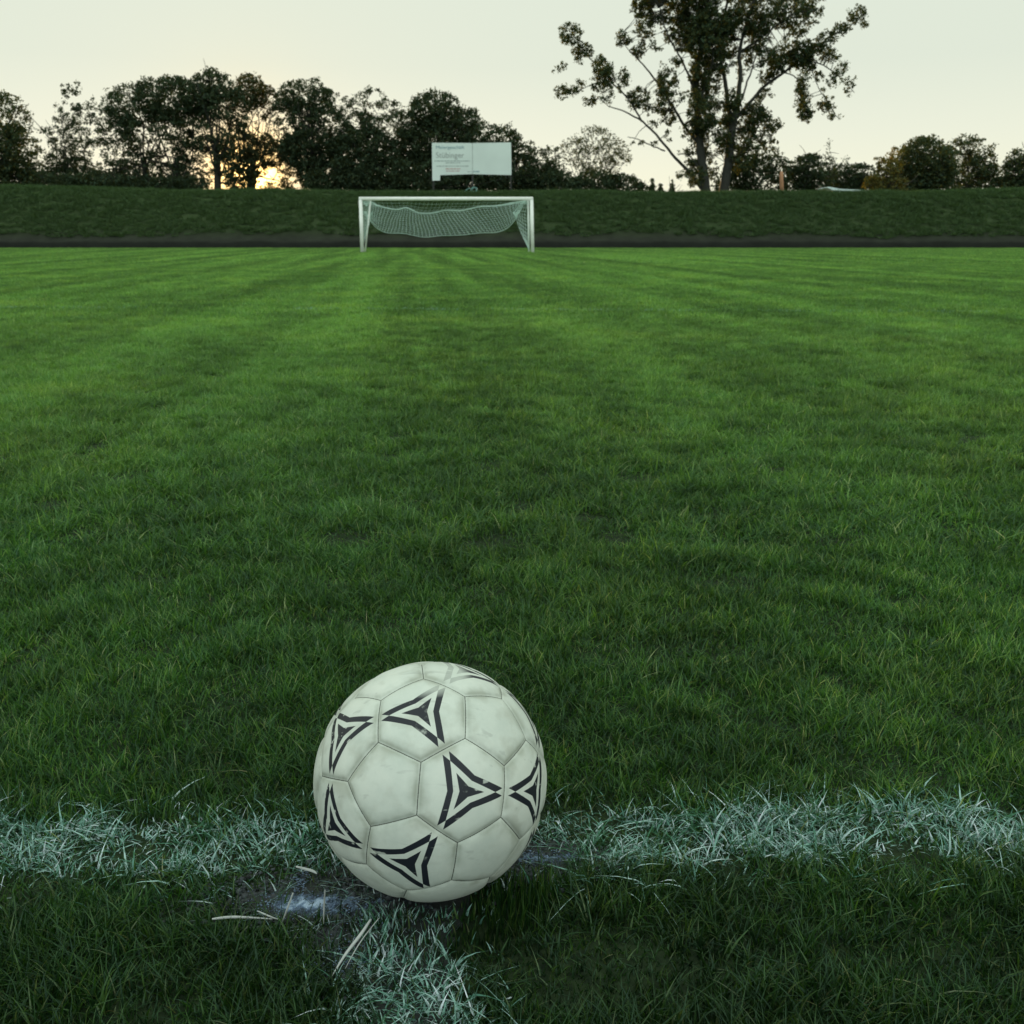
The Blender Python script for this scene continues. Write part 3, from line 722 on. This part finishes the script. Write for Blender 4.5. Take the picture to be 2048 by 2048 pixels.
build_tree('broadleaf_tree', 'dark tree sloping down behind the right end of the white board', 'tree', cb(1010, 75),
    [(970, 272, 30, 22, 1), (1000, 290, 40, 30, 1.2), (1040, 310, 34, 30, 1.1), (1075, 330, 34, 30, 1.1), (1100, 300, 14, 10, .5), (980, 330, 60, 42, 1.4), (1060, 360, 70, 26, 1.5), (1110, 345, 20, 30, .9), (1020, 262, 12, 12, .6)], 75, M_leaf, 9, G,
    hole=hz(75, [(260, -.3), (330, -.28), (375, -.45)]))
build_tree('broadleaf_tree', 'light airy small tree with see-through crown between dark tree and tall tree', 'tree', cb(1185, 84),
    [(1150, 300, 30, 26, .55), (1190, 280, 40, 24, .5), (1225, 300, 30, 24, .7), (1240, 315, 22, 14, .8), (1180, 320, 40, 24, .5), (1200, 340, 40, 18, .6), (1190, 262, 20, 8, .5)], 84, M_leaf_g, 10, G, trunk_r=.10, cr=.28, nper=9, leaf=.13, limbs=18)
build_tree('bush', 'low rounded dark bush left of the tall tree', 'bush', cb(1210, 73),
    [(1190, 368, 50, 24, 1.6), (1240, 372, 46, 22, 1.6), (1155, 376, 40, 18, 1.5), (1275, 380, 20, 12, 1.3)], 73, M_leaf, 11, G2, trunk_r=.1, limbs=6)
for i, (x, y, hh, lb) in enumerate(((1304, 372, 16, 'leftmost of the tiny pointed conifers left of the tall trunk'), (1321, 378, 12, 'middle one of the tiny pointed conifers left of the tall trunk'), (1344, 376, 14, 'tiny pointed conifer standing nearest the tall trunk'))):
    build_tree('conifer', lb, 'tree', cb(x, 95), [(x, y, 3.2, hh, 1.3), (x, y+8, 6, 10, 1.5), (x, y+14, 8, 8, 1.5)], 95, M_leaf, 30+i, 'tiny far conifers', trunk_r=.08, cr=.16, nper=10, leaf=.13, limbs=3)
build_tree('bush', 'dark mass of bushes at the foot of the tall tree on its right', 'bush', cb(1500, 75),
    [(1500, 350, 50, 34, 1.2), (1470, 365, 40, 24, 1.3), (1530, 325, 34, 22, .9), (1555, 350, 24, 34, 1.1)], 75, M_leaf, 12, G2, hole=lambda p: -.28, trunk_r=.12)
build_tree('bush', 'rounded dark green bush right behind the wooden post', 'bush', cb(1605, 76),
    [(1612, 345, 38, 32, 1.4), (1590, 360, 32, 26, 1.4), (1630, 365, 30, 22, 1.4), (1618, 322, 24, 12, .8)], 76, M_leaf, 13, G2, trunk_r=.12)
build_tree('broadleaf_tree', 'slim ragged little tree between two round bushes right of the wooden post', 'tree', cb(1662, 80),
    [(1662, 335, 12, 18, .8), (1665, 360, 16, 20, 1), (1655, 300, 6, 22, .15), (1690, 312, 6, 18, .12)], 80, M_leaf, 14, G2, trunk_r=.08, cr=.25, nper=14, leaf=.13)
build_tree('bush', 'dark rounded bush behind the white shelter roof', 'bush', cb(1710, 78),
    [(1700, 355, 36, 26, 1.3), (1725, 348, 26, 18, 1), (1710, 375, 44, 18, 1.5), (1690, 340, 14, 10, .7)], 78, M_leaf, 15, G2, trunk_r=.1)
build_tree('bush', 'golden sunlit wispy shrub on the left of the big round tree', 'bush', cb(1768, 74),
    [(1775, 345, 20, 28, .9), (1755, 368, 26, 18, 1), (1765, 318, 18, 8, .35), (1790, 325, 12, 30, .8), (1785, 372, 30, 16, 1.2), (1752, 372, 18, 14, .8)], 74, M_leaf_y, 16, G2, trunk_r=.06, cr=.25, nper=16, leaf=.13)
build_tree('broadleaf_tree', 'big round dense tree with golden left edge on the right', 'tree', cb(1855, 76),
    [(1850, 322, 48, 46, 1.5), (1850, 350, 58, 32, 1.5), (1815, 335, 24, 40, 1.1), (1885, 335, 24, 40, 1.2), (1850, 285, 26, 10, .8), (1850, 375, 70, 16, 1.5)], 76, M_leaf_g, 17, G, trunk_r=.3)
build_tree('broadleaf_tree', 'ragged tree with double peak right of the big round tree', 'tree', cb(1935, 79),
    [(1925, 290, 16, 26, .9), (1910, 300, 26, 18, .6), (1950, 305, 20, 26, 1), (1965, 330, 24, 28, 1.1), (1940, 352, 46, 30, 1.3), (1985, 355, 26, 26, 1.4), (1985, 305, 6, 16, .7), (1945, 282, 7, 12, .5)], 79, M_leaf_g, 18, G, hole=lambda p: -.22, cr=.34)
build_tree('broadleaf_tree', 'yellowish tree cut by the right picture edge', 'tree', cb(2045, 77),
    [(2035, 330, 22, 28, 1), (2020, 350, 22, 26, 1), (2055, 350, 40, 40, 1.2), (2040, 310, 14, 14, .7), (2015, 370, 34, 16, 1.3), (2075, 330, 30, 40, 1)], 77, M_leaf_g, 19, G, hole=lambda p: -.3)

build_tree('bush', 'dark thicket of undergrowth beneath the trees behind the goal', 'bush', cb(800, 73),
    [(x_, 366+5*math.sin(x_), 34, 20, 1.5) for x_ in range(640, 1120, 34)] + [(x_, 340, 30, 20, .8) for x_ in range(680, 1060, 60)], 73.5, M_leaf, 21, G2, trunk_r=.08, limbs=8, hole=lambda p: -.35)
build_tree('bush', 'dark thicket of undergrowth beneath the domed tree on the left', 'bush', cb(250, 73),
    [(x_, 368+4*math.sin(x_), 34, 15, 1.5) for x_ in range(130, 400, 32)], 73.5, M_leaf, 22, G2, trunk_r=.08, limbs=6, hole=lambda p: -.35)

# ---- the tall tree (two trunks) on the crest
TY = 72.0; Z4 = lambda x, y: (1060+x*700/1932, y*700/1932)
ROOT = at(1425, 388, TY); tall = empty('tall_tree', (ROOT.x, TY, crest_h(ROOT.x)-.3), 'tall loose-crowned tree with two dark trunks reaching above the picture', 'tree')
kk = 700/1932/ppm(TY)
trk = MB(); rnd = random.Random(77)
LIMBS = [
 ([(975,1090),(958,960),(945,860),(935,750),(925,600),(918,420),(940,280),(965,120),(985,-60),(1000,-250)], 46, 12),
 ([(1060,1090),(1085,960),(1100,850),(1115,720),(1125,620)], 40, 34),
 ([(1110,660),(1090,560),(1078,450),(1050,320),(1060,150),(1090,0),(1110,-200)], 22, 8),
 ([(1125,640),(1148,540),(1160,400),(1155,290),(1190,150),(1235,0),(1270,-180)], 24, 8),
 ([(955,1050),(880,950),(800,870),(720,770),(620,670),(530,620),(440,590)], 17, 4),
 ([(745,835),(700,815),(640,790),(590,765),(540,755)], 7, 3),
 ([(935,800),(850,690),(790,590),(720,480),(660,400),(610,340),(555,290)], 14, 4),
 ([(925,560),(905,500),(870,400),(820,300),(780,230),(740,140),(715,40)], 12, 4),
 ([(1150,600),(1165,560),(1200,450),(1225,380),(1260,250),(1290,100)], 11, 4),
 ([(1140,650),(1210,570),(1300,470),(1400,400),(1500,320),(1590,250),(1680,190),(1760,150),(1840,80)], 16, 4),
 ([(1400,400),(1470,430),(1500,500),(1530,600),(1535,670)], 6, 2),
 ([(1500,320),(1600,350),(1680,400),(1740,460),(1790,510)], 7, 2),
 ([(1560,400),(1600,500),(1650,570),(1700,650)], 4, 2),
 ([(620,670),(580,600),(520,520),(440,440),(400,380),(330,320),(270,240),(230,180)], 9, 3),
 ([(440,590),(380,545),(320,555)], 4, 2), ([(440,440),(330,470),(220,520),(150,510)], 5, 2),
 ([(555,290),(520,240),(500,200)], 4, 2), ([(790,590),(750,650),(720,690)], 5, 2),
 ([(1080,900),(1180,830),(1230,740),(1290,670),(1340,690)], 12, 3), ([(1115,720),(1200,690),(1260,640)], 9, 3),
 ([(925,600),(960,480),(1000,380),(1010,250)], 14, 5), ([(960,1000),(930,930),(880,860),(820,850)], 8, 3),
 ([(1155,290),(1260,220),(1330,170),(1440,80),(1560,60)], 10, 3)]
def zp(x, y, dy): X_, Y_ = Z4(x, y); return at(X_, Y_, TY+dy)
LP = []
for pts_, r0, r1 in LIMBS:
    d1_ = 0 if r0 > 20 else rnd.uniform(-2.2, 2.2); n = len(pts_); P3 = []
    for i, (x, y) in enumerate(pts_): P3.append(zp(x, y, d1_*i/(n-1)))
    # resample smoothly
    m = (n-1)*4; S = [curve(P3, i/m) for i in range(m+1)]
    S = [p + Vector((rnd.uniform(-1, 1), 0, rnd.uniform(-1, 1)))*.03 for p in S]
    trk.tube(S, [max(.02, (r0+(r1-r0)*(i/m)**.8)*kk*.62) for i in range(m+1)], 8 if r0 > 10 else 5)
    LP += [(p, r0+(r1-r0)*i/m) for i, p in enumerate(S)]
BL = [(230,190,62,52,1),(290,290,52,50,1),(200,510,62,32,1),(400,420,58,85,1.1),(385,350,38,45,1),(340,555,58,20,.7),(510,440,36,55,.6),(165,370,32,60,.22),(270,480,40,30,.25),(420,520,40,35,.8),
 (520,215,50,42,.9),(600,545,64,55,1),(640,600,40,30,.7),(760,460,50,80,1.1),(740,560,50,90,1),(760,650,36,50,.9),(715,355,22,22,.8),(800,340,34,24,.7),(600,260,32,50,.9),(590,200,20,40,.5),(640,100,48,130,.95),(690,250,45,35,.25),(620,20,60,60,1),
 (860,190,110,75,1.25),(960,230,120,80,1.3),(1050,190,90,70,1.2),(900,60,130,90,.9),(980,80,60,90,.9),(740,95,42,36,1),(840,95,50,50,.9),(820,40,70,60,.9),
 (930,360,50,70,.9),(940,450,52,110,.75),(1000,450,50,110,.7),(1060,350,60,60,.9),(1010,330,60,60,1),(1120,110,60,60,.8),(1180,60,60,70,.8),(1230,70,60,100,.7),(1260,200,60,110,1),(1330,320,66,50,1),(1310,410,46,50,.9),(1390,350,50,50,1),
 (1440,80,110,70,.95),(1350,60,60,80,.5),(1560,70,50,55,.9),(1500,290,70,65,1.25),(1450,330,60,45,1.1),(1590,260,34,40,.8),(1640,220,48,42,1),(1720,160,46,26,.8),(1800,80,46,46,.6),(1860,130,26,30,.3),(1540,360,46,36,.8),(1650,300,50,40,.7),
 (1690,430,46,50,.4),(1770,470,34,46,.55),(1730,370,34,26,.5),(1500,480,34,70,.85),(1520,600,38,70,1),(1480,570,32,30,.5),(1640,580,46,46,.8),(1680,640,40,16,.5),(1610,500,26,18,.3),(1590,420,26,30,.3),
 (960,600,60,80,1),(1040,590,50,34,1),(1010,690,60,46,1),(940,770,52,70,.9),(1100,650,60,60,1.1),(1230,640,72,62,1.3),(1190,720,66,60,1.1),(1290,640,36,40,.8),(1350,690,40,30,.8),(1300,750,50,60,.9),(1210,820,55,46,.35),(1330,820,40,50,.5),
 (1140,860,50,60,.4),(860,850,50,22,.8),(900,910,46,36,1),(930,970,46,40,.9),(850,965,36,30,.25),(880,600,20,60,.6),(1020,830,36,36,.25),(850,530,28,26,.4),(640,790,70,10,.35),(700,680,34,20,.3),(760,770,30,40,.2),(1290,530,50,40,.25),(1180,350,40,80,.55),
 (1160,900,60,50,.8),(1200,850,60,60,.7),(900,960,40,70,.8),(880,720,40,60,.6),(1060,760,50,60,.7),(1010,940,24,60,.5),(945,700,46,60,1.2),(950,560,40,70,1.1),(975,880,34,70,.8),(1095,780,44,90,.9),(1120,560,46,60,.9),(925,480,36,60,.9),(1060,260,90,70,1),(1000,130,110,70,1),(1180,150,70,60,.8),(700,20,60,50,.8),(1480,170,50,34,.8),(1420,250,40,50,.6),
 (950,-80,250,90,1),(1250,-80,220,90,.9),(650,-60,120,60,.8),(1520,-50,150,60,.8),(1050,-240,240,110,1),(1300,-240,180,110,.8)]
cs = []; cd = []; crr = .27
for (x, y, rx, ry, am) in BL:
    dy0 = rnd.uniform(-1.6, 1.6); c = zp(x, y, dy0); RX, RZ = rx*kk, ry*kk; RD = min((RX+RZ)*.6, 2.2)
    for _ in range(int(max(am, .45)*RX*RZ*3.14/(crr*crr)*3.4)+1):
        while True:
            d = Vector((rnd.uniform(-1, 1), rnd.uniform(-1, 1), rnd.uniform(-1, 1)))
            if d.length < 1: break
        p = c+Vector((d.x*RX, d.y*RD, d.z*RZ))
        if noise.noise(Vector((p.x*1.5, p.y*.8, p.z*1.5))) + .5*noise.noise(p*3.1) < -.22: continue
        cs.append(tuple(p)); cd.append(crr*rnd.uniform(.5, 1.2))
# twigs tying clumps to limbs
thin = [q for q in LP if q[1] < 26]
for i in range(0, len(cs), 5):
    c = Vector(cs[i]); a = min(thin, key=lambda q: (q[0]-c).length_squared)[0]
    if (a-c).length < 1.8: limb(trk, a, c, .030, .012, rnd, .12, 4, 4)
trk.build('trunk', M_bark, tall, True)
V, F, r = leaves(cs, cd, 16, .145, np.random.default_rng(9), .9)
link('crown', np_mesh('crown', V, F, False, {'rnd': ('POINT', 'FLOAT', r)}), M_leaf_g, tall)

# ================================================================== BALL
RM = Matrix([[-0.50555, -0.84615, 0.16864], [0.52372, -0.45629, -0.71939], [0.68566, -0.27537, 0.67382]])
phi = (1+5**.5)/2
VS = set()
for b_ in [(0, 1, 3*phi), (1, 2+phi, 2*phi), (phi, 2, 2*phi+1)]:
    for s in itertools.product([1, -1], repeat=3):
        q = [b_[i]*s[i] for i in range(3)]
        for k in range(3): VS.add(tuple(round(q[(i+k) % 3], 6) for i in range(3)))
VS = [Vector(v) for v in sorted(VS)]
ico = []
for s1_ in (1, -1):
    for s2_ in (1, -1):
        for k in range(3):
            q = [0, s1_, s2_*phi]; ico.append(Vector([q[(i+k) % 3] for i in range(3)]).normalized())
hexd = []
for a, b_, c in itertools.combinations(ico, 3):
    if a.dot(b_) > .4 and b_.dot(c) > .4 and a.dot(c) > .4: hexd.append((a+b_+c).normalized())
panels = []
for k, dirs in ((5, ico), (6, hexd)):
    for d in dirs:
        vs = sorted(VS, key=lambda v: -v.dot(d))[:k]
        ax = (vs[0]-d*vs[0].dot(d)).normalized(); ay = d.cross(ax)
        vs.sort(key=lambda v: math.atan2(v.dot(ay), v.dot(ax)))
        panels.append((k, d, vs))
NS = 26
Bv = []; Bf = []; uv = []; ed = []
def bal_r(dist):   # dist to seam in metres
    return BR*(1 - .0) - .0019*math.exp(-(dist/.0022)**1.3) - .0008*math.exp(-(dist/.008)**2)
for k, d, vs in panels:
    hplane = sum((v.dot(d) for v in vs))/k
    mids = [((vs[i]+vs[(i+1) % k])/2) for i in range(k)]
    cen = d*hplane
    # tip direction: middle of a hex-hex edge (neighbour panel across the edge is a hexagon)
    tip = None
    inr = (mids[0]-cen).length
    if k == 6:
        for m in mids:
            if max(m.normalized().dot(q) for q in ico) < .90:
                tip = (m-cen).normalized(); break
        if tip is None: tip = (sorted(mids, key=lambda m: max(m.normalized().dot(q) for q in ico))[0]-cen).normalized()
        ty = d.cross(tip)
    for e in range(k):
        a, b_ = vs[e], vs[(e+1) % k]; base = len(Bv); index = {}
        for i in range(NS+1):
            for j in range(NS+1-i):
                p = cen*(1-(i+j)/NS) + a*(i/NS) + b_*(j/NS)
                dist = (1-(i+j)/NS)*inr*BR/a.length*1.04   # distance to the outer edge
                index[(i, j)] = len(Bv)
                Bv.append(p.normalized()*bal_r(dist)); ed.append(dist)
                q = (p-cen)/inr
                uv.append((q.dot(tip), q.dot(ty), 0) if k == 6 and (RM @ d).z > -.62 else (9, 9, 0))
        for i in range(NS):
            for j in range(NS-i):
                Bf.append((index[(i, j)], index[(i+1, j)], index[(i, j+1)]))
                if i+j < NS-1: Bf.append((index[(i+1, j)], index[(i+1, j+1)], index[(i, j+1)]))
# slight out-of-round
Bv = np.array([tuple(v) for v in Bv]); Bf = np.array(Bf); uv = np.array(uv); ed = np.array(ed)
# weld duplicates for smooth shading but keep per-corner uv
key = np.round(Bv/BR*20000).astype(np.int64); _, first, inv = np.unique(key, axis=0, return_index=True, return_inverse=True); inv = inv.ravel()
loopuv = uv[Bf.ravel()]; looped = ed[Bf.ravel()]
me = np_mesh('football', Bv[first], inv[Bf], True, {'star': ('CORNER', 'FLOAT_VECTOR', loopuv), 'seam': ('CORNER', 'FLOAT', looped)})
me.transform(RM.to_4x4())

M_ball, t, b, o = mat_new('ball_leather')
sa = N(t, 'ShaderNodeAttribute', attribute_name='star'); sx_ = N(t, 'ShaderNodeSeparateXYZ'); L(t, sa.outputs['Vector'], sx_.inputs[0])
tcb = N(t, 'ShaderNodeTexCoord')
# rough print edge
X_, Y_ = sx_.outputs[0], sx_.outputs[1]
ang = math_(t, 'ARCTAN2', Y_, X_); r_ = math_(t, 'SQRT', math_(t, 'ADD', math_(t, 'MULTIPLY', X_, X_), math_(t, 'MULTIPLY', Y_, Y_)))
fa = math_(t, 'PINGPONG', math_(t, 'ABSOLUTE', ang), math.pi/3)
fa = math_(t, 'ABSOLUTE', fa)
# pingpong with scale 60deg : 0->0, 60->60, 120->0, 180->60  (tips at 0 and +-120)
qx = math_(t, 'MULTIPLY', r_, math_(t, 'COSINE', fa)); qy = math_(t, 'MULTIPLY', r_, math_(t, 'SINE', fa))
def side(p0, p1):
    """>0 on the side of the centre (right-hand of p0->p1 chosen by sign)"""
    nx_, ny_ = -(p1[1]-p0[1]), (p1[0]-p0[0]); l_ = math.hypot(nx_, ny_); nx_ /= l_; ny_ /= l_
    c_ = -(nx_*p0[0]+ny_*p0[1])
    return math_(t, 'ADD', math_(t, 'ADD', math_(t, 'MULTIPLY', qx, nx_), math_(t, 'MULTIPLY', qy, ny_)), c_)
c60, s60 = .5, math.sqrt(3)/2
Q = (.905, .080); Pp = (.70, .0); C1 = (.375*c60, .375*s60); C2 = (.25*c60, .25*s60); I0 = (.42, 0); I1 = (.122*c60, .122*s60)
EW = .006
def ss(x): return math_(t, 'ADD', math_(t, 'MULTIPLY', x, 1/EW), .5, clamp=True)
outer = ss(side(Q, C1)); inner = ss(math_(t, 'MULTIPLY', side(Pp, C2), -1)); cut = ss(side(Pp, Q))
star = ss(side(I0, I1))
band = math_(t, 'MULTIPLY', math_(t, 'MULTIPLY', outer, inner), cut)
inkm = math_(t, 'MAXIMUM', band, star)
# wear of the print
wn = N(t, 'ShaderNodeTexNoise', i_Scale=28.0, i_Detail=9.0, i_Roughness=.7); L(t, tcb.outputs['Object'], wn.inputs['Vector'])
mpw = N(t, 'ShaderNodeMapping'); mpw.inputs['Rotation'].default_value = (.5, .9, .6); mpw.inputs['Scale'].default_value = (14, 160, 160); L(t, tcb.outputs['Object'], mpw.inputs[0])
wn2 = N(t, 'ShaderNodeTexNoise', i_Scale=1.0, i_Detail=3.0); L(t, mpw.outputs[0], wn2.inputs['Vector'])
scr = ramp(t, wn2.outputs[0], [(.33, .35), (.37, 1.0)], 'LINEAR').outputs[0]
wear = ramp(t, wn.outputs[0], [(.30, .35), (.40, 1.0)], 'LINEAR').outputs[0]
sepo = N(t, 'ShaderNodeSeparateXYZ'); L(t, tcb.outputs['Object'], sepo.inputs[0])
topfade = ramp(t, math_(t, 'ADD', math_(t, 'MULTIPLY', math_(t, 'DIVIDE', sepo.outputs['Z'], BR), .5), .5), [(.0, 1.0), (.965, 1.0), (.98, .3)], 'LINEAR').outputs[0]
inkm = math_(t, 'MULTIPLY', math_(t, 'MULTIPLY', inkm, scr), math_(t, 'MULTIPLY', wear, topfade))
# leather with grime by the seams
gn = N(t, 'ShaderNodeTexNoise', i_Scale=16.0, i_Detail=7.0, i_Roughness=.65); L(t, tcb.outputs['Object'], gn.inputs['Vector'])
se = N(t, 'ShaderNodeAttribute', attribute_name='seam')
leather = ramp(t, gn.outputs[0], [(.3, (.47, .53, .485)), (.55, (.58, .63, .575)), (.75, (.64, .68, .62))], 'LINEAR').outputs[0]
gn2 = N(t, 'ShaderNodeTexNoise', i_Scale=45.0, i_Detail=6.0); L(t, tcb.outputs['Object'], gn2.inputs['Vector'])
nearS = ramp(t, math_(t, 'DIVIDE', se.outputs['Fac'], .012), [(.0, 0.25), (.22, 1.0), (.5, .4), (1.0, 0.0)], 'LINEAR').outputs[0]
gr_ = math_(t, 'MULTIPLY', nearS, ramp(t, gn2.outputs[0], [(.36, 0.08), (.60, .75)], 'LINEAR').outputs[0])
leather = mixc(t, gr_, leather, (.24, .27, .22))
leather = mixc(t, math_(t, 'MULTIPLY', ramp(t, gn2.outputs[0], [(.52, 0.0), (.72, .5)], 'LINEAR').outputs[0], 1.0), leather, (.36, .38, .32))
mps = N(t, 'ShaderNodeMapping'); mps.inputs['Rotation'].default_value = (1.1, .3, 2.0); mps.inputs['Scale'].default_value = (9, 150, 120); L(t, tcb.outputs['Object'], mps.inputs[0])
ws = N(t, 'ShaderNodeTexNoise', i_Scale=1.0, i_Detail=2.0); L(t, mps.outputs[0], ws.inputs['Vector'])
leather = mixc(t, ramp(t, ws.outputs[0], [(.26, .3), (.33, 0.0)], 'LINEAR').outputs[0], leather, (.25, .28, .26))
gsm = N(t, 'ShaderNodeTexNoise', i_Scale=9.0, i_Detail=4.0); L(t, tcb.outputs['Object'], gsm.inputs['Vector'])
leather = mixc(t, ramp(t, gsm.outputs[0], [(.58, 0.0), (.75, .15)], 'LINEAR').outputs[0], leather, (.34, .38, .26))
colb = mixc(t, inkm, leather, (.006, .009, .017))
seamn = N(t, 'ShaderNodeTexNoise', i_Scale=900.0); L(t, tcb.outputs['Object'], seamn.inputs['Vector'])
sl_ = math_(t, 'ADD', se.outputs['Fac'], math_(t, 'MULTIPLY', math_(t, 'SUBTRACT', seamn.outputs[0], .5), .0006))
sm = ramp(t, math_(t, 'DIVIDE', sl_, .002), [(.12, 1.0), (.30, 0.0)], 'LINEAR').outputs[0]
colb = mixc(t, sm, colb, (.05, .06, .045))
L(t, colb, b.inputs['Base Color'])
L(t, ramp(t, gn.outputs[0], [(.3, .62), (.7, .46)], 'LINEAR').outputs[0], b.inputs['Roughness'])
b.inputs['Specular IOR Level'].default_value = .45
bp = N(t, 'ShaderNodeBump', i_Strength=.25, i_Distance=.0006); gn3 = N(t, 'ShaderNodeTexNoise', i_Scale=160.0, i_Detail=6.0); L(t, tcb.outputs['Object'], gn3.inputs['Vector'])
L(t, gn3.outputs[0], bp.inputs['Height']); L(t, bp.outputs[0], b.inputs['Normal'])
ball = link('football', me, M_ball); ball.location = BALL
tag(ball, 'worn white leather football with black three pointed stars resting on the painted line', 'ball')

# ================================================================== CRUMBS OF SOIL AND THATCH
mb = []; cr_ = random.Random(4); Vc = []; Fc = []
for _ in range(5200):
    (x, y, rx, ry) = cr_.choice(bares); c = ground(x, y)
    px_ = c.x + cr_.gauss(0, rx*.8); py_ = c.y + cr_.gauss(0, ry*1.1); s_ = cr_.uniform(.0006, .0024)*(1 if cr_.random() < .9 else 1.8)
    b0 = len(Vc)
    for (ax_, ay_, az_) in ((1,0,0),(-1,0,0),(0,1,0),(0,-1,0),(0,0,1),(0,0,-1),(.7,.7,.5),(-.7,.6,.4)):
        Vc.append((px_+ax_*s_*cr_.uniform(.6, 1.4), py_+ay_*s_*cr_.uniform(.6, 1.4), .002+s_*.4+az_*s_*cr_.uniform(.5, 1)))
    for f3 in ((0,6,4),(6,2,4),(2,7,4),(7,1,4),(1,3,4),(3,0,4),(0,2,6),(2,1,7),(0,3,5),(3,1,5),(1,2,5),(2,0,5)): Fc.append(tuple(b0+i for i in f3))
M_crumb = simple('soil_crumb', (.045, .055, .062), .95, nscale=90, namt=.9)
tag(link('soil_crumbs', np_mesh('soil_crumbs', Vc, Fc), M_crumb), 'dark crumbs of soil and chalk around the foot of the ball', 'soil', kind='stuff')
Vc2 = []; Fc2 = []
for (cx_, cy_, sx2, sy2, n2_) in ((605, 1822, .020, .007, 900), (1085, 1722, .025, .006, 120), (735, 1850, .008, .010, 160), (600, 1778, .004, .010, 160), (690, 1930, .012, .014, 160)):
    c = ground(cx_, cy_)
    for _ in range(n2_):
        px_ = c.x+cr_.gauss(0, sx2); py_ = c.y+cr_.gauss(0, sy2); s_ = cr_.uniform(.0003, .0009); b0 = len(Vc2)
        for (ax_, ay_, az_) in ((1,0,0),(-1,0,0),(0,1,0),(0,-1,0),(0,0,1),(0,0,-1),(.7,.7,.5),(-.7,.6,.4)):
            Vc2.append((px_+ax_*s_*cr_.uniform(.5, 1.8), py_+ay_*s_*cr_.uniform(.5, 1.8), .006+s_*.4+az_*s_*.7))
        for f3 in ((0,6,4),(6,2,4),(2,7,4),(7,1,4),(1,3,4),(3,0,4),(0,2,6),(2,1,7),(0,3,5),(3,1,5),(1,2,5),(2,0,5)): Fc2.append(tuple(b0+i for i in f3))
M_chc = simple('chalk_crumb', (.13, .19, .29), .95, nscale=120, namt=.8)
tag(link('chalk_crumbs', np_mesh('chalk_crumbs', Vc2, Fc2), M_chc), 'bluish white chalk crumbs spilled on the bare soil by the ball', 'chalk', kind='stuff')
nth = 1000; rg_ = np.random.default_rng(21); bi = rg_.integers(0, len(bares), nth)
gx = np.array([ground(bares[i][0], bares[i][1]).x for i in bi]) + rg_.normal(0, .035, nth); gy = np.array([ground(bares[i][0], bares[i][1]).y for i in bi]) + rg_.normal(0, .02, nth)
okk = np.hypot(gx-BALL.x, gy-BALL.y) > .06; gx, gy = gx[okk], gy[okk]
V, T, r = blades(len(gx), gx, gy, rg_.uniform(.005, .013, len(gx)), rg_.uniform(.0006, .0018, len(gx)), rg_.uniform(1.5, 3.2, len(gx)), 4, rg_, .002)
M_thatch = leafy('thatch', [(0, (.02, .03, .02)), (.55, (.06, .07, .05)), (.85, (.12, .20, .22)), (1, (.38, .46, .48))], .1, .7, None, (1, 1, .9))
tag(link('trampled_thatch', np_mesh('trampled_thatch', V, T, False, {'rnd': ('POINT', 'FLOAT', r)}), M_thatch), 'trampled brown and chalky thatch on the bare patch by the ball', 'thatch', kind='stuff')

# ================================================================== STRAWS AND LITTER
def straw(pix, rs, label, z=(.006, .014), mat=M_straw):
    P3 = []
    m = len(pix)
    for i, (x, y) in enumerate(pix):
        zz = z[0]+(z[1]-z[0])*i/(m-1); d = ray(x, y); P3.append(Vector((0, 0, CAMH))+d*((zz-CAMH)/d.z))
    S = [curve(P3, i/16) for i in range(17)]; mb = MB()
    mb.tube(S, [rs*.62*(.2+.75*math.sin(math.pi*min(1, .15+i/16*.85))) for i in range(17)], 6)
    o_ = mb.build('dry_straw', mat, None, True); tag(o_, label, 'straw', 'dry straws lying on the trodden ground'); return o_
straw([(742, 1838), (722, 1868), (690, 1910), (664, 1952)], .0024, 'longest pale straw slanting across the bare ground below the ball', (.034, .012))
straw([(758, 1836), (720, 1885), (690, 1938)], .0009, 'thin pale straw lying along the longest one below the ball', (.030, .014))
straw([(424, 1838), (470, 1834), (545, 1838)], .0022, 'horizontal cream straw with thick white end left of the chalk spot', (.022, .016))
straw([(592, 1733), (625, 1742), (634, 1748)], .0024, 'short white straw lying left of the ball', (.022, .02))
straw([(586, 1786), (572, 1825), (562, 1850)], .0014, 'upright pale stalk just above the chalk spot', (.05, .006))
straw([(650, 1780), (648, 1815), (647, 1852)], .0013, 'thin vertical white stalk right of the chalk spot', (.05, .006))
straw([(515, 1822), (545, 1835), (562, 1840)], .0013, 'thin grey straw touching the left of the chalk spot', (.02, .01))
